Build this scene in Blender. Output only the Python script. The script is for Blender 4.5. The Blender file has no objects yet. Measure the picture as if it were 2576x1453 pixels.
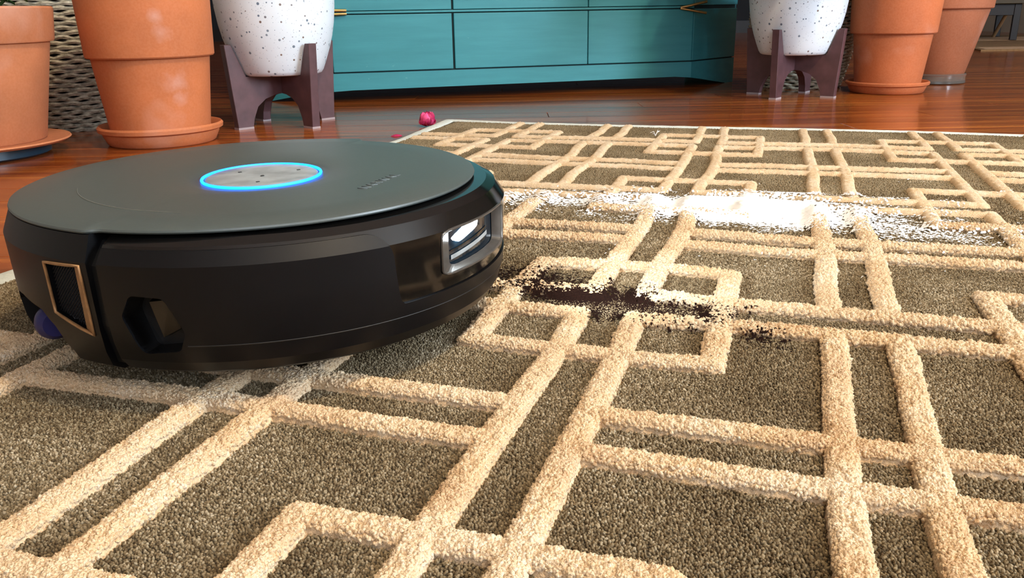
import bpy, bmesh, math, random
import numpy as np
from mathutils import Vector, Matrix

random.seed(7)
rng = np.random.default_rng(7)
SC = bpy.context.scene
COL = SC.collection
PI = math.pi

# ------------------------------------------------------------------ camera
PITCH, ROLL = math.radians(18.613), -0.016767
F_PX = 2096.6
CAM = Vector((0.0, 0.0, 0.235))
fwd = Vector((0, math.cos(PITCH), -math.sin(PITCH)))
rt = Vector((1, 0, 0))
upv = rt.cross(fwd)
rt2 = math.cos(ROLL) * rt + math.sin(ROLL) * upv
up2 = -math.sin(ROLL) * rt + math.cos(ROLL) * upv
cd = bpy.data.cameras.new('camera')
cam = bpy.data.objects.new('camera', cd)
COL.objects.link(cam)
cam.matrix_world = Matrix(((rt2.x, up2.x, -fwd.x, CAM.x), (rt2.y, up2.y, -fwd.y, CAM.y),
                           (rt2.z, up2.z, -fwd.z, CAM.z), (0, 0, 0, 1)))
cd.sensor_width = 36.0
cd.lens = F_PX / 2576 * 36.0
cd.clip_start = 0.02
cd.clip_end = 60
SC.camera = cam

# ------------------------------------------------------------------ world, lamps, exposure
world = bpy.data.worlds.new('world')
SC.world = world
world.use_nodes = True
world.node_tree.nodes['Background'].inputs[0].default_value = (0.75, 0.87, 1.0, 1)
world.node_tree.nodes['Background'].inputs[1].default_value = 0.15


def light(name, kind, loc, energy, color, target=None, **kw):
    d = bpy.data.lights.new(name, kind)
    d.energy = energy
    d.color = color
    for k, v in kw.items():
        setattr(d, k, v)
    o = bpy.data.objects.new(name, d)
    COL.objects.link(o)
    o.location = loc
    if target is not None:
        o.rotation_euler = (Vector(target) - Vector(loc)).to_track_quat('-Z', 'Y').to_euler()
    return o


# warm ceiling lamp, a little to the right of the robot, and daylight through the windows
light('ceiling_lamp', 'POINT', (0.86, 0.10, 2.36), 62, (1.0, 0.82, 0.57), shadow_soft_size=0.10)
light('window_daylight', 'AREA', (0.9, -2.42, 1.45), 12, (0.80, 0.90, 1.0), (0.9, 1.0, 0.75),
      shape='RECTANGLE', size=2.2, size_y=1.5)
light('side_window_daylight', 'AREA', (3.72, -0.2, 1.4), 165, (0.72, 0.86, 1.0), (0.3, 1.9, 0.1),
      shape='RECTANGLE', size=1.6, size_y=1.4)

vs_ = SC.view_settings
vs_.view_transform = 'Standard'
vs_.look = 'None'
vs_.gamma = 1.0
vs_.use_curve_mapping = False
vs_.exposure = 0.95
SC.cycles.max_bounces = 8


# ------------------------------------------------------------------ helpers
def lin(h):
    h = h.lstrip('#')
    out = []
    for i in (0, 2, 4):
        c = int(h[i:i + 2], 16) / 255
        out.append(c / 12.92 if c <= 0.04045 else ((c + 0.055) / 1.055) ** 2.4)
    return (*out, 1.0)


class NT:
    """small wrapper round a material's node tree"""
    def __init__(self, name):
        self.m = bpy.data.materials.new(name)
        self.m.use_nodes = True
        self.t = self.m.node_tree
        self.b = self.t.nodes['Principled BSDF']

    def n(self, typ, **kw):
        x = self.t.nodes.new(typ)
        for k, v in kw.items():
            if k in x.inputs:
                x.inputs[k].default_value = v
            else:
                setattr(x, k, v)
        return x

    def l(self, a, b):
        self.t.links.new(a, b)

    def coord(self, kind='Object', scale=(1, 1, 1)):
        c = self.n('ShaderNodeTexCoord')
        mp = self.n('ShaderNodeMapping')
        mp.inputs['Scale'].default_value = scale
        self.l(c.outputs[kind], mp.inputs['Vector'])
        return mp.outputs['Vector']

    def noise(self, vec, scale, detail=3.0, rough=0.55):
        x = self.n('ShaderNodeTexNoise')
        x.inputs['Scale'].default_value = scale
        x.inputs['Detail'].default_value = detail
        x.inputs['Roughness'].default_value = rough
        if vec is not None:
            self.l(vec, x.inputs['Vector'])
        return x.outputs['Fac']

    def voro(self, vec, scale, out='Distance', feature='F1'):
        x = self.n('ShaderNodeTexVoronoi', feature=feature)
        x.inputs['Scale'].default_value = scale
        if vec is not None:
            self.l(vec, x.inputs['Vector'])
        return x.outputs[out]

    def ramp(self, fac, stops):
        x = self.n('ShaderNodeValToRGB')
        e = x.color_ramp.elements
        while len(e) < len(stops):
            e.new(0.5)
        for i, (p, c) in enumerate(stops):
            e[i].position = p
            e[i].color = c if len(c) == 4 else (*c, 1)
        self.l(fac, x.inputs['Fac'])
        return x.outputs['Color']

    def mix(self, fac, a, b, blend='MIX'):
        x = self.n('ShaderNodeMix', data_type='RGBA', blend_type=blend)
        for s, v in ((x.inputs['Factor'], fac), (x.inputs[6], a), (x.inputs[7], b)):
            if hasattr(v, 'is_linked') or hasattr(v, 'links'):
                self.l(v, s)
            else:
                s.default_value = v
        return x.outputs[2]

    def bump(self, h, strength=0.3, dist=0.002):
        x = self.n('ShaderNodeBump')
        x.inputs['Strength'].default_value = strength
        x.inputs['Distance'].default_value = dist
        self.l(h, x.inputs['Height'])
        self.l(x.outputs['Normal'], self.b.inputs['Normal'])

    def set(self, **kw):
        for k, v in kw.items():
            s = self.b.inputs[k.replace('_', ' ')]
            if hasattr(v, 'links'):
                self.l(v, s)
            else:
                s.default_value = v
        return self


def plain(name, hexc, rough=0.5, metal=0.0, noise=0.0, scale=20.0, bump=0.0, **kw):
    t = NT(name)
    c = lin(hexc)
    if noise or bump:
        v = t.coord()
        n = t.noise(v, scale)
    if noise:
        lo = tuple(x * (1 - noise) for x in c[:3])
        hi = tuple(min(1, x * (1 + noise)) for x in c[:3])
        t.set(Base_Color=t.ramp(n, [(0.3, lo), (0.7, hi)]))
    else:
        t.set(Base_Color=c)
    if bump:
        t.bump(n, bump)
    t.set(Roughness=rough, Metallic=metal, **kw)
    return t.m


def smooth_mesh(me, flag=True, angle=None):
    me.polygons.foreach_set('use_smooth', [flag] * len(me.polygons))
    if flag and angle is not None:
        try:
            me.set_sharp_from_angle(angle=angle)
        except Exception:
            pass


def obj(name, me, mat=None, parent=None, smooth=None):
    if isinstance(me, bmesh.types.BMesh):
        bm = me
        bmesh.ops.recalc_face_normals(bm, faces=bm.faces[:])
        me = bpy.data.meshes.new(name)
        bm.to_mesh(me)
        bm.free()
    o = bpy.data.objects.new(name, me)
    COL.objects.link(o)
    if mat is not None and len(me.materials) == 0:
        me.materials.append(mat)
    if parent is not None:
        o.parent = parent
    if smooth is not None:
        smooth_mesh(me, True, math.radians(smooth))
    return o


def pydata(name, V, F, mat=None, parent=None, smooth=None):
    me = bpy.data.meshes.new(name)
    me.from_pydata([tuple(v) for v in V], [], [tuple(f) for f in F])
    me.validate()
    bm = bmesh.new()
    bm.from_mesh(me)
    bmesh.ops.recalc_face_normals(bm, faces=bm.faces[:])
    bm.to_mesh(me)
    bm.free()
    return obj(name, me, mat, parent, smooth)


def grid_mesh(name, V, nx, ny, keep=None, attr=None):
    """quads over an (ny, nx) lattice of vertices; fast path for big meshes"""
    V = np.asarray(V, dtype=np.float32).reshape(-1, 3)
    i = np.arange(ny - 1)[:, None] * nx + np.arange(nx - 1)[None, :]
    Q = np.stack([i, i + 1, i + nx + 1, i + nx], -1).reshape(-1, 4)
    if keep is not None:
        Q = Q[keep.reshape(-1)]
    used = np.unique(Q)
    remap = np.full(len(V), -1, dtype=np.int64)
    remap[used] = np.arange(len(used))
    V = V[used]
    Q = remap[Q].astype(np.int32)
    me = bpy.data.meshes.new(name)
    me.vertices.add(len(V))
    me.vertices.foreach_set('co', V.ravel())
    me.loops.add(Q.size)
    me.loops.foreach_set('vertex_index', Q.ravel())
    me.polygons.add(len(Q))
    me.polygons.foreach_set('loop_start', np.arange(len(Q), dtype=np.int32) * 4)
    me.polygons.foreach_set('loop_total', np.full(len(Q), 4, dtype=np.int32))
    me.polygons.foreach_set('use_smooth', np.ones(len(Q), dtype=bool))
    if attr is not None:
        a = me.attributes.new('tint', 'FLOAT', 'POINT')
        a.data.foreach_set('value', np.asarray(attr, dtype=np.float32).ravel()[used])
    me.update(calc_edges=True)
    return me


def thing(name, label, cat, loc=(0, 0, 0), rotz=0.0, group=None):
    o = bpy.data.objects.new(name, None)
    COL.objects.link(o)
    o.empty_display_size = 0.05
    o.location = loc
    o.rotation_euler = (0, 0, rotz)
    tag(o, label, cat, group)
    return o


def tag(o, label=None, cat=None, group=None, kind=None):
    for k, v in (('label', label), ('category', cat), ('group', group), ('kind', kind)):
        if v:
            o[k] = v
    return o


def bm_box(x0, x1, y0, y1, z0, z1, bevel=0.0, bm=None):
    own = bm is None
    b = bmesh.new()
    bmesh.ops.create_cube(b, size=1)
    bmesh.ops.scale(b, vec=(x1 - x0, y1 - y0, z1 - z0), verts=b.verts)
    bmesh.ops.translate(b, vec=((x0 + x1) / 2, (y0 + y1) / 2, (z0 + z1) / 2), verts=b.verts)
    if bevel:
        bmesh.ops.bevel(b, geom=b.edges[:], offset=bevel, segments=2, affect='EDGES', profile=0.5)
    if own:
        return b
    me = bpy.data.meshes.new('t')
    b.to_mesh(me)
    b.free()
    bm.from_mesh(me)
    bpy.data.meshes.remove(me)
    return bm


def bm_lathe(profile, a0=0.0, a1=360.0, seg=96, sy=1.0, closed_profile=False):
    """revolve (r, z) points; a partial sweep of a closed profile becomes a capped solid"""
    full = abs(a1 - a0 - 360) < 1e-6
    n = seg if full else seg + 1
    bm = bmesh.new()
    rings = []
    for i in range(n):
        a = math.radians(a0 + (a1 - a0) * i / seg)
        ca, sa = math.cos(a), math.sin(a) * sy
        rings.append([bm.verts.new((r * ca, r * sa, z)) for r, z in profile])
    m = len(profile)
    for i in range(n if full else n - 1):
        A, B = rings[i], rings[(i + 1) % n]
        for j in range(m if closed_profile else m - 1):
            k = (j + 1) % m
            try:
                bm.faces.new((A[j], B[j], B[k], A[k]))
            except ValueError:
                pass
    if closed_profile and not full:
        bm.faces.new(rings[0])
        bm.faces.new(list(reversed(rings[-1])))
    bmesh.ops.remove_doubles(bm, verts=bm.verts, dist=1e-6)
    return bm


def bm_prism(poly, thick, axis='y'):
    """extrude a 2-D polygon (d, z) by thick, centred"""
    bm = bmesh.new()
    f = [bm.verts.new((d, -thick / 2, z)) for d, z in poly]
    b = [bm.verts.new((d, thick / 2, z)) for d, z in poly]
    bm.faces.new(f)
    bm.faces.new(list(reversed(b)))
    n = len(poly)
    for i in range(n):
        j = (i + 1) % n
        bm.faces.new((f[i], b[i], b[j], f[j]))
    return bm


def bm_tube(pts, r, seg=8, bm=None, closed=False, taper=None):
    bm = bm or bmesh.new()
    pts = [Vector(p) for p in pts]
    n = len(pts)
    rings = []
    for i, p in enumerate(pts):
        if closed:
            t = (pts[(i + 1) % n] - pts[i - 1]).normalized()
        else:
            t = (pts[min(i + 1, n - 1)] - pts[max(i - 1, 0)]).normalized()
        if i == 0:
            up = Vector((0, 0, 1)) if abs(t.z) < 0.9 else Vector((1, 0, 0))
            u = t.cross(up).normalized()
        else:
            u = (u - t * u.dot(t)).normalized()
        v = u.cross(t)
        rr = r if taper is None else r * taper[i]
        rings.append([bm.verts.new(p + rr * (math.cos(2 * PI * k / seg) * u + math.sin(2 * PI * k / seg) * v)) for k in range(seg)])
    for i in range(n if closed else n - 1):
        A, B = rings[i], rings[(i + 1) % n]
        for k in range(seg):
            bm.faces.new((A[k], A[(k + 1) % seg], B[(k + 1) % seg], B[k]))
    if not closed:
        bm.faces.new(rings[0])
        bm.faces.new(list(reversed(rings[-1])))
    return bm


def boolean_cut(o, cutter_bms):
    for cb in cutter_bms:
        bmesh.ops.recalc_face_normals(cb, faces=cb.faces[:])
        me = bpy.data.meshes.new('cut')
        cb.to_mesh(me)
        cb.free()
        c = bpy.data.objects.new('cut', me)
        COL.objects.link(c)
        c.parent = o.parent
        md = o.modifiers.new('b', 'BOOLEAN')
        md.operation = 'DIFFERENCE'
        md.solver = 'EXACT'
        md.object = c
        dg = bpy.context.evaluated_depsgraph_get()
        new = bpy.data.meshes.new_from_object(o.evaluated_get(dg))
        o.modifiers.clear()
        o.data = new
        bpy.data.objects.remove(c)


# hashed jittered-cell noise shared by everything that lies on the rug
def _hash(ix, iy, k):
    h = (ix.astype(np.int64) * 374761393 + iy.astype(np.int64) * 668265263 + k * 1442695041) & 0xFFFFFFFF
    h = ((h ^ (h >> 13)) * 1274126177) & 0xFFFFFFFF
    h = (h ^ (h >> 16)) & 0xFFFFFFFF
    return h.astype(np.float64) / 0xFFFFFFFF


def cells(x, y, s):
    """nearest jittered cell: (distance / s, random per cell)"""
    gx, gy = np.floor(x / s), np.floor(y / s)
    best = np.full(x.shape, 9.0)
    val = np.zeros(x.shape)
    for dx in (-1, 0, 1):
        for dy in (-1, 0, 1):
            cx, cy = gx + dx, gy + dy
            px = (cx + 0.15 + 0.7 * _hash(cx, cy, 1)) * s
            py = (cy + 0.15 + 0.7 * _hash(cx, cy, 2)) * s
            d = np.hypot(x - px, y - py) / s
            m = d < best
            best = np.where(m, d, best)
            val = np.where(m, _hash(cx, cy, 3), val)
    return best, val


def vnoise(x, y, s, k=5):
    fx, fy = x / s, y / s
    ix, iy = np.floor(fx), np.floor(fy)
    tx, ty = fx - ix, fy - iy
    tx, ty = tx * tx * (3 - 2 * tx), ty * ty * (3 - 2 * ty)
    a = _hash(ix, iy, k) * (1 - tx) + _hash(ix + 1, iy, k) * tx
    b = _hash(ix, iy + 1, k) * (1 - tx) + _hash(ix + 1, iy + 1, k) * tx
    return a * (1 - ty) + b * ty


# ------------------------------------------------------------------ materials
def mat_wood():
    t = NT('polished_red_wood')
    oi = t.n('ShaderNodeObjectInfo')
    v = t.coord('Object', (1.2, 22, 22))
    add = t.n('ShaderNodeVectorMath', operation='ADD')
    sc = t.n('ShaderNodeVectorMath', operation='SCALE')
    comb = t.n('ShaderNodeCombineXYZ')
    t.l(oi.outputs['Random'], comb.inputs[0])
    t.l(oi.outputs['Random'], comb.inputs[1])
    t.l(comb.outputs[0], sc.inputs[0])
    sc.inputs['Scale'].default_value = 37.0
    t.l(v, add.inputs[0])
    t.l(sc.outputs[0], add.inputs[1])
    g = t.noise(add.outputs[0], 1.6, 6.0, 0.62)
    c = t.ramp(g, [(0.28, lin('#5c2c12')), (0.5, lin('#974e1f')), (0.72, lin('#c67c34'))])
    tone = t.ramp(oi.outputs['Random'], [(0.0, (0.72, 0.66, 0.62, 1)), (1.0, (1.12, 1.05, 1.0, 1))])
    t.set(Base_Color=t.mix(1.0, c, tone, 'MULTIPLY'), Roughness=0.15)
    t.bump(g, 0.05, 0.001)
    return t.m


def mat_terracotta(name, base='#b5674a', bloom=0.55, seed=0.0, spots=()):
    t = NT(name)
    v = t.coord('Object')
    mp = t.n('ShaderNodeMapping')
    mp.inputs['Location'].default_value = (seed, seed * 0.7, seed * 1.3)
    t.l(v, mp.inputs['Vector'])
    v = mp.outputs['Vector']
    n1 = t.noise(v, 9, 5)
    n2 = t.noise(v, 240, 2)
    n3 = t.noise(v, 6.5, 3, 0.5)
    b = lin(base)
    c = t.ramp(n1, [(0.3, tuple(x * 0.82 for x in b[:3])), (0.7, tuple(min(1, x * 1.12) for x in b[:3]))])
    c = t.mix(0.05, c, t.ramp(n2, [(0.35, (0.25, 0.12, 0.07)), (0.65, (0.8, 0.5, 0.36))]))
    m = t.ramp(n3, [(0.60, (0, 0, 0)), (0.76, (bloom, bloom, bloom))])
    c = t.mix(m, c, lin('#d9b4a4'))
    # mineral stains of their own on the clay
    raw = t.coord('Object')
    n4 = t.noise(raw, 34, 5, 0.65)
    for p, r in spots:
        d = t.n('ShaderNodeVectorMath', operation='DISTANCE')
        t.l(raw, d.inputs[0])
        d.inputs[1].default_value = p
        q = t.n('ShaderNodeMath', operation='MULTIPLY_ADD')
        t.l(n4, q.inputs[0])
        q.inputs[1].default_value = 1.7 * r
        t.l(d.outputs['Value'], q.inputs[2])
        f = t.ramp(q.outputs[0], [(0.5 * r, (0.34, 0.34, 0.34)), (1.75 * r, (0, 0, 0))])
        c = t.mix(f, c, lin('#dcc3bd'))
    t.set(Base_Color=c, Roughness=0.78)
    t.bump(n2, 0.05, 0.001)
    return t.m


def mat_speckled():
    t = NT('speckled_white_glaze')
    v = t.coord('Object')
    n = t.noise(v, 60, 2)
    d1 = t.voro(v, 92)
    r1 = t.voro(v, 92, 'Color')
    sep = t.n('ShaderNodeSeparateColor')
    t.l(r1, sep.inputs[0])
    # dot size differs from cell to cell
    sub = t.n('ShaderNodeMath', operation='MULTIPLY_ADD')
    t.l(sep.outputs[0], sub.inputs[0])
    sub.inputs[1].default_value = -0.26
    t.l(d1, sub.inputs[2])
    m1 = t.ramp(sub.outputs[0], [(0.0, (1, 1, 1)), (0.03, (0, 0, 0))])
    d2 = t.voro(v, 230)
    r2 = t.voro(v, 230, 'Color')
    sep2 = t.n('ShaderNodeSeparateColor')
    t.l(r2, sep2.inputs[0])
    sub2 = t.n('ShaderNodeMath', operation='MULTIPLY_ADD')
    t.l(sep2.outputs[1], sub2.inputs[0])
    sub2.inputs[1].default_value = -0.20
    t.l(d2, sub2.inputs[2])
    m2 = t.ramp(sub2.outputs[0], [(0.0, (0.8, 0.8, 0.8)), (0.05, (0, 0, 0))])
    dot = t.ramp(sep.outputs[2], [(0.0, lin('#66788a')), (0.62, lin('#7b8a96')), (0.97, lin('#7b675c'))])
    c = t.mix(m2, lin('#e0ebf1'), lin('#9fb0bd'))
    c = t.mix(m1, c, dot)
    t.set(Base_Color=c, Roughness=0.42)
    t.bump(n, 0.05, 0.001)
    return t.m


def mat_yarn(name, c0, c1, c2):
    """carpet yarn: colour runs from tuft to tuft (tint attribute) with fine fibre relief"""
    t = NT(name)
    a = t.n('ShaderNodeAttribute', attribute_name='tint')
    v = t.coord('Object')
    n = t.noise(v, 900, 3)
    n2 = t.noise(v, 22, 3)
    c = t.ramp(a.outputs['Fac'], [(0.0, lin(c0)), (0.55, lin(c1)), (1.0, lin(c2))])
    c = t.mix(t.ramp(n2, [(0.35, (0, 0, 0)), (0.7, (0.4, 0.4, 0.4))]), c, lin(c2))
    c = t.mix(0.35, c, t.ramp(n, [(0.3, tuple(x * 0.55 for x in lin(c0)[:3])), (0.7, lin(c2))]))
    t.set(Base_Color=c, Roughness=0.95)
    t.b.inputs['Specular IOR Level'].default_value = 0.15
    t.bump(n, 0.8, 0.002)
    return t.m


def mat_pile():
    t = NT('olive_cut_pile')
    v = t.coord('Object')
    warp = t.noise(v, 300, 2)
    vadd = t.n('ShaderNodeVectorMath', operation='MULTIPLY_ADD')
    d = t.voro(v, 620)
    rc = t.voro(v, 620, 'Color')
    sep = t.n('ShaderNodeSeparateColor')
    t.l(rc, sep.inputs[0])
    n = t.noise(v, 1500, 2)
    big = t.noise(v, 14, 4)
    c = t.ramp(sep.outputs[0], [(0.0, lin('#4a3d2b')), (0.5, lin('#6d6049')), (1.0, lin('#9c8e74'))])
    c = t.mix(0.45, c, t.ramp(n, [(0.3, lin('#33291b')), (0.7, lin('#b5a88e'))]))
    c = t.mix(t.ramp(big, [(0.35, (0, 0, 0)), (0.65, (0.35, 0.35, 0.35))]), c, lin('#8a7f6a'))
    t.set(Base_Color=c, Roughness=0.97)
    t.b.inputs['Specular IOR Level'].default_value = 0.1
    hm = t.n('ShaderNodeMath', operation='MULTIPLY_ADD')
    t.l(d, hm.inputs[0])
    hm.inputs[1].default_value = -1.0
    t.l(n, hm.inputs[2])
    t.bump(hm.outputs[0], 1.0, 0.003)
    return t.m


def mat_pile_tuft():
    t = NT('olive_pile_yarn')
    a = t.n('ShaderNodeAttribute', attribute_name='tint', attribute_type='INSTANCER')
    c = t.ramp(a.outputs['Fac'], [(0.0, lin('#4f402c')), (0.45, lin('#73634a')), (0.8, lin('#8e7e63')), (1.0, lin('#ad9e84'))])
    t.set(Base_Color=c, Roughness=0.95)
    t.b.inputs['Specular IOR Level'].default_value = 0.15
    return t.m


def mat_weave():
    t = NT('grey_seagrass')
    v = t.coord('Object', (60, 60, 200))
    n = t.noise(v, 1.5, 3)
    c = t.ramp(n, [(0.3, lin('#776f5c')), (0.5, lin('#b8b09b')), (0.72, lin('#e2dcc8'))])
    t.set(Base_Color=c, Roughness=0.85)
    t.bump(n, 0.3, 0.002)
    return t.m


def mat_teal():
    t = NT('teal_paint')
    v = t.coord('Object', (3, 30, 30))
    n = t.noise(v, 2.0, 5)
    n2 = t.noise(t.coord('Object'), 60, 3)
    c = t.ramp(n, [(0.3, lin('#2f8088')), (0.7, lin('#398c94'))])
    chip = t.ramp(n2, [(0.72, (0, 0, 0)), (0.76, (0.5, 0.5, 0.5))])
    t.set(Base_Color=t.mix(chip, c, lin('#5fa0a4')), Roughness=0.5)
    t.bump(n, 0.1, 0.001)
    return t.m


def emit(name, hexc, strength):
    t = NT(name)
    t.set(Base_Color=(0.02, 0.02, 0.02, 1), Roughness=0.5, Emission_Color=lin(hexc), Emission_Strength=strength)
    return t.m


M = {}
M['wood'] = mat_wood()
M['yarn'] = mat_yarn('cream_yarn', '#c5996a', '#e2bf90', '#f3dfc2')
M['pile'] = mat_pile()
M['pile_tuft'] = mat_pile_tuft()
M['binding'] = plain('pale_binding', '#c9cdc4', 0.9, noise=0.12, scale=200, bump=0.2)
M['terra'] = mat_terracotta('terracotta', '#bb6a3a', 0.35, 0.0, (((0.066, -0.072, 0.108), 0.028), ((0.069, -0.066, 0.080), 0.020), ((0.064, -0.097, 0.195), 0.020), ((0.058, -0.099, 0.222), 0.016)))
M['terra_a'] = mat_terracotta('terracotta_aged', '#bb7348', 0.35, 3.1)
M['terra_r'] = mat_terracotta('terracotta_orange', '#b35e2e', 0.22, 6.7)
M['terra_d'] = mat_terracotta('terracotta_dark', '#985634', 0.25, 9.2)
M['glaze'] = mat_speckled()
M['standwood'] = plain('dark_stained_wood', '#553b3e', 0.42, noise=0.2, scale=40, bump=0.05)
M['soil'] = plain('soil', '#2a1e16', 0.95, noise=0.5, scale=120, bump=0.5)
M['leaf'] = plain('green_leaf', '#3e5a2c', 0.5, noise=0.3, scale=30)
M['weave'] = mat_weave()
M['basket_in'] = plain('basket_dark_lining', '#17130f', 0.9)
M['teal'] = mat_teal()
M['teal_dark'] = plain('teal_recess', '#0d2c30', 0.7)
M['black_in'] = plain('unlit_black', '#0a0807', 0.9)
M['gold'] = plain('brushed_gold', '#c9a468', 0.28, 1.0, noise=0.1, scale=90)
M['plastic'] = plain('clear_saucer_plastic', '#c4b8ac', 0.12, 0.0, Transmission_Weight=0.85, IOR=1.35)
M['petal'] = plain('pink_petal', '#dc4a80', 0.6, noise=0.4, scale=80)
M['petal2'] = plain('deep_pink_petal', '#a8134c', 0.6, noise=0.3, scale=80)
M['wall'] = plain('cream_wall', '#b9b4a8', 0.9, noise=0.05, scale=8)
M['wall_dark'] = plain('dark_wall', '#24262b', 0.9, noise=0.1, scale=6)
M['ceil'] = plain('ceiling_white', '#d8d4ca', 0.95)
M['trim'] = plain('pale_trim', '#a9a9b4', 0.5)
M['frame'] = plain('window_frame_white', '#d8d8d4', 0.5)
M['benchwood'] = plain('black_brown_wood', '#1b1414', 0.5, noise=0.2, scale=40)
M['benchtop'] = plain('olive_brown_wood', '#4a3c20', 0.5, noise=0.2, scale=30)
M['tanwood'] = plain('tan_wood', '#b08d66', 0.5)
M['tanrug'] = plain('tan_rug', '#8a6a46', 0.95, noise=0.2, scale=60, bump=0.3)
M['tanrug2'] = plain('light_tan_rug_border', '#c9a583', 0.95, noise=0.15, scale=60, bump=0.3)
# robot
M['lid'] = plain('matte_charcoal_lid', '#474f4d', 0.4, noise=0.05, scale=400, bump=0.015)
M['lid'].node_tree.nodes['Principled BSDF'].inputs['Specular IOR Level'].default_value = 0.7
M['shell'] = plain('matte_black_shell', '#060608', 0.42, noise=0.08, scale=300)
M['shell'].node_tree.nodes['Principled BSDF'].inputs['Specular IOR Level'].default_value = 0.28
M['gloss'] = plain('gloss_black', '#0b0a0a', 0.10)
M['gloss'].node_tree.nodes['Principled BSDF'].inputs['Specular IOR Level'].default_value = 0.6
M['deep'] = plain('deep_black', '#050505', 0.5)
M['copper'] = plain('bronze_trim', '#a07a52', 0.42, 0.45, noise=0.25, scale=200)
M['grille'] = plain('black_mesh', '#15161a', 0.45, 0.3)
M['chrome'] = plain('smoked_chrome', '#544f4a', 0.28, 0.45, noise=0.15, scale=120)
M['steel'] = plain('brushed_steel', '#a9b0b2', 0.42, 0.35, noise=0.3, scale=45)
M['lensbrown'] = plain('amber_black_lens', '#0a0603', 0.2)
M['glassblue'] = plain('blue_black_glass', '#0b1a24', 0.06)
M['wheel'] = plain('violet_rubber', '#1f1d52', 0.4)
M['ring'] = emit('cyan_light_ring', '#0a74ff', 2.8)
M['led'] = emit('white_led', '#e6f6ff', 26.0)
M['text'] = plain('grey_lettering', '#6b7170', 0.4, 0.3)
M['flour'] = plain('white_flour', '#f4f2ee', 0.95)
M['coffee'] = plain('coffee_grounds_brown', '#1d0f0a', 0.95, noise=0.4, scale=900)
M['coffee'].node_tree.nodes['Principled BSDF'].inputs['Specular IOR Level'].default_value = 0.08
M['lint'] = plain('white_lint', '#e8e4e0', 0.9)

# ------------------------------------------------------------------ the setting
def struct(name, bm, mat, parent=None, smooth=None):
    o = obj(name, bm, mat, parent, smooth)
    if parent is None:
        o['kind'] = 'structure'
    return o


X0, X1, Y0, Y1, ZC = -3.2, 3.8, -2.5, 7.6, 2.55
fb = bm_box(X0, X1, Y0, -0.52, -0.06, 0.0)
bm_box(X0, X1, -0.52, Y1, -0.06, -0.0125, bm=fb)
floor = struct('floor', fb, M['wood'])
PW, PL = 0.09, 2.4
plank_me = bpy.data.meshes.new('plank')
pb = bm_box(-PL / 2 + 0.0006, PL / 2 - 0.0006, -PW / 2 + 0.0004, PW / 2 - 0.0004, -0.0125, 0.0, 0.0007)
pb.to_mesh(plank_me)
pb.free()
plank_me.materials.append(M['wood'])
row = 0
y = -0.52 + PW / 2
while y < Y1 - PW / 2:
    x = X0 + PL / 2 - (0.83 * row % 1.9)
    while x - PL / 2 < X1 - 0.05:
        xs, xe = max(X0, x - PL / 2), min(X1, x + PL / 2)
        if xe - xs > 0.1:
            p = bpy.data.objects.new('plank', plank_me)
            COL.objects.link(p)
            p.parent = floor
            p.location = ((xs + xe) / 2, y, 0)
            p.scale = ((xe - xs) / PL, 1, 1)
        x += PL
    row += 1
    y += PW

struct('ceiling', bm_box(X0, X1, Y0, Y1, ZC, ZC + 0.1), M['ceil'])
struct('wall_back', bm_box(X0 - 0.1, X1 + 0.1, Y1, Y1 + 0.1, 0, ZC), M['wall_dark'])
struct('wall_left', bm_box(X0 - 0.1, X0, Y0, Y1, 0, ZC), M['wall'])
struct('wall_right', bm_box(X1, X1 + 0.1, Y0, Y1, 0, ZC), M['wall'])
struct('wall_front', bm_box(X0 - 0.1, X1 + 0.1, Y0 - 0.1, Y0, 0, ZC), M['wall'])
struct('baseboard_back', bm_box(X0, X1, Y1 - 0.02, Y1, 0.0, 0.10), M['benchwood'])
struct('trim_1', bm_box(2.2, X1, Y1 - 0.03, Y1, 0.10, 0.125, 0.004), M['trim'])


def window(name, cx, cz, w, h, wall):
    """sash window standing on the inside of a wall: frame bars and glass"""
    bm = bmesh.new()
    t = 0.05
    for a, b, c, d in ((-w / 2 - t, w / 2 + t, h / 2, h / 2 + t), (-w / 2 - t, w / 2 + t, -h / 2 - t, -h / 2),
                       (-w / 2 - t, -w / 2, -h / 2, h / 2), (w / 2, w / 2 + t, -h / 2, h / 2),
                       (-0.02, 0.02, -h / 2, h / 2), (-w / 2, w / 2, -0.02, 0.02)):
        bm_box(a, b, -0.015, 0.015, c, d, 0.003, bm)
    o = struct(name, bm, M['frame'])
    obj('pane', bm_box(-w / 2, w / 2, -0.004, 0.004, -h / 2, h / 2), M['sky_pane'], o)
    if wall == 'front':
        o.location = (cx, Y0 + 0.02, cz)
    else:
        o.location = (X1 - 0.02, cx, cz)
        o.rotation_euler = (0, 0, PI / 2)
    return o


M['sky_pane'] = emit('daylit_pane', '#dbe9ff', 2.0)
window('window_1', 0.9, 1.45, 2.2, 1.5, 'front')
window('window_2', -0.2, 1.4, 1.6, 1.4, 'right')

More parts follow.
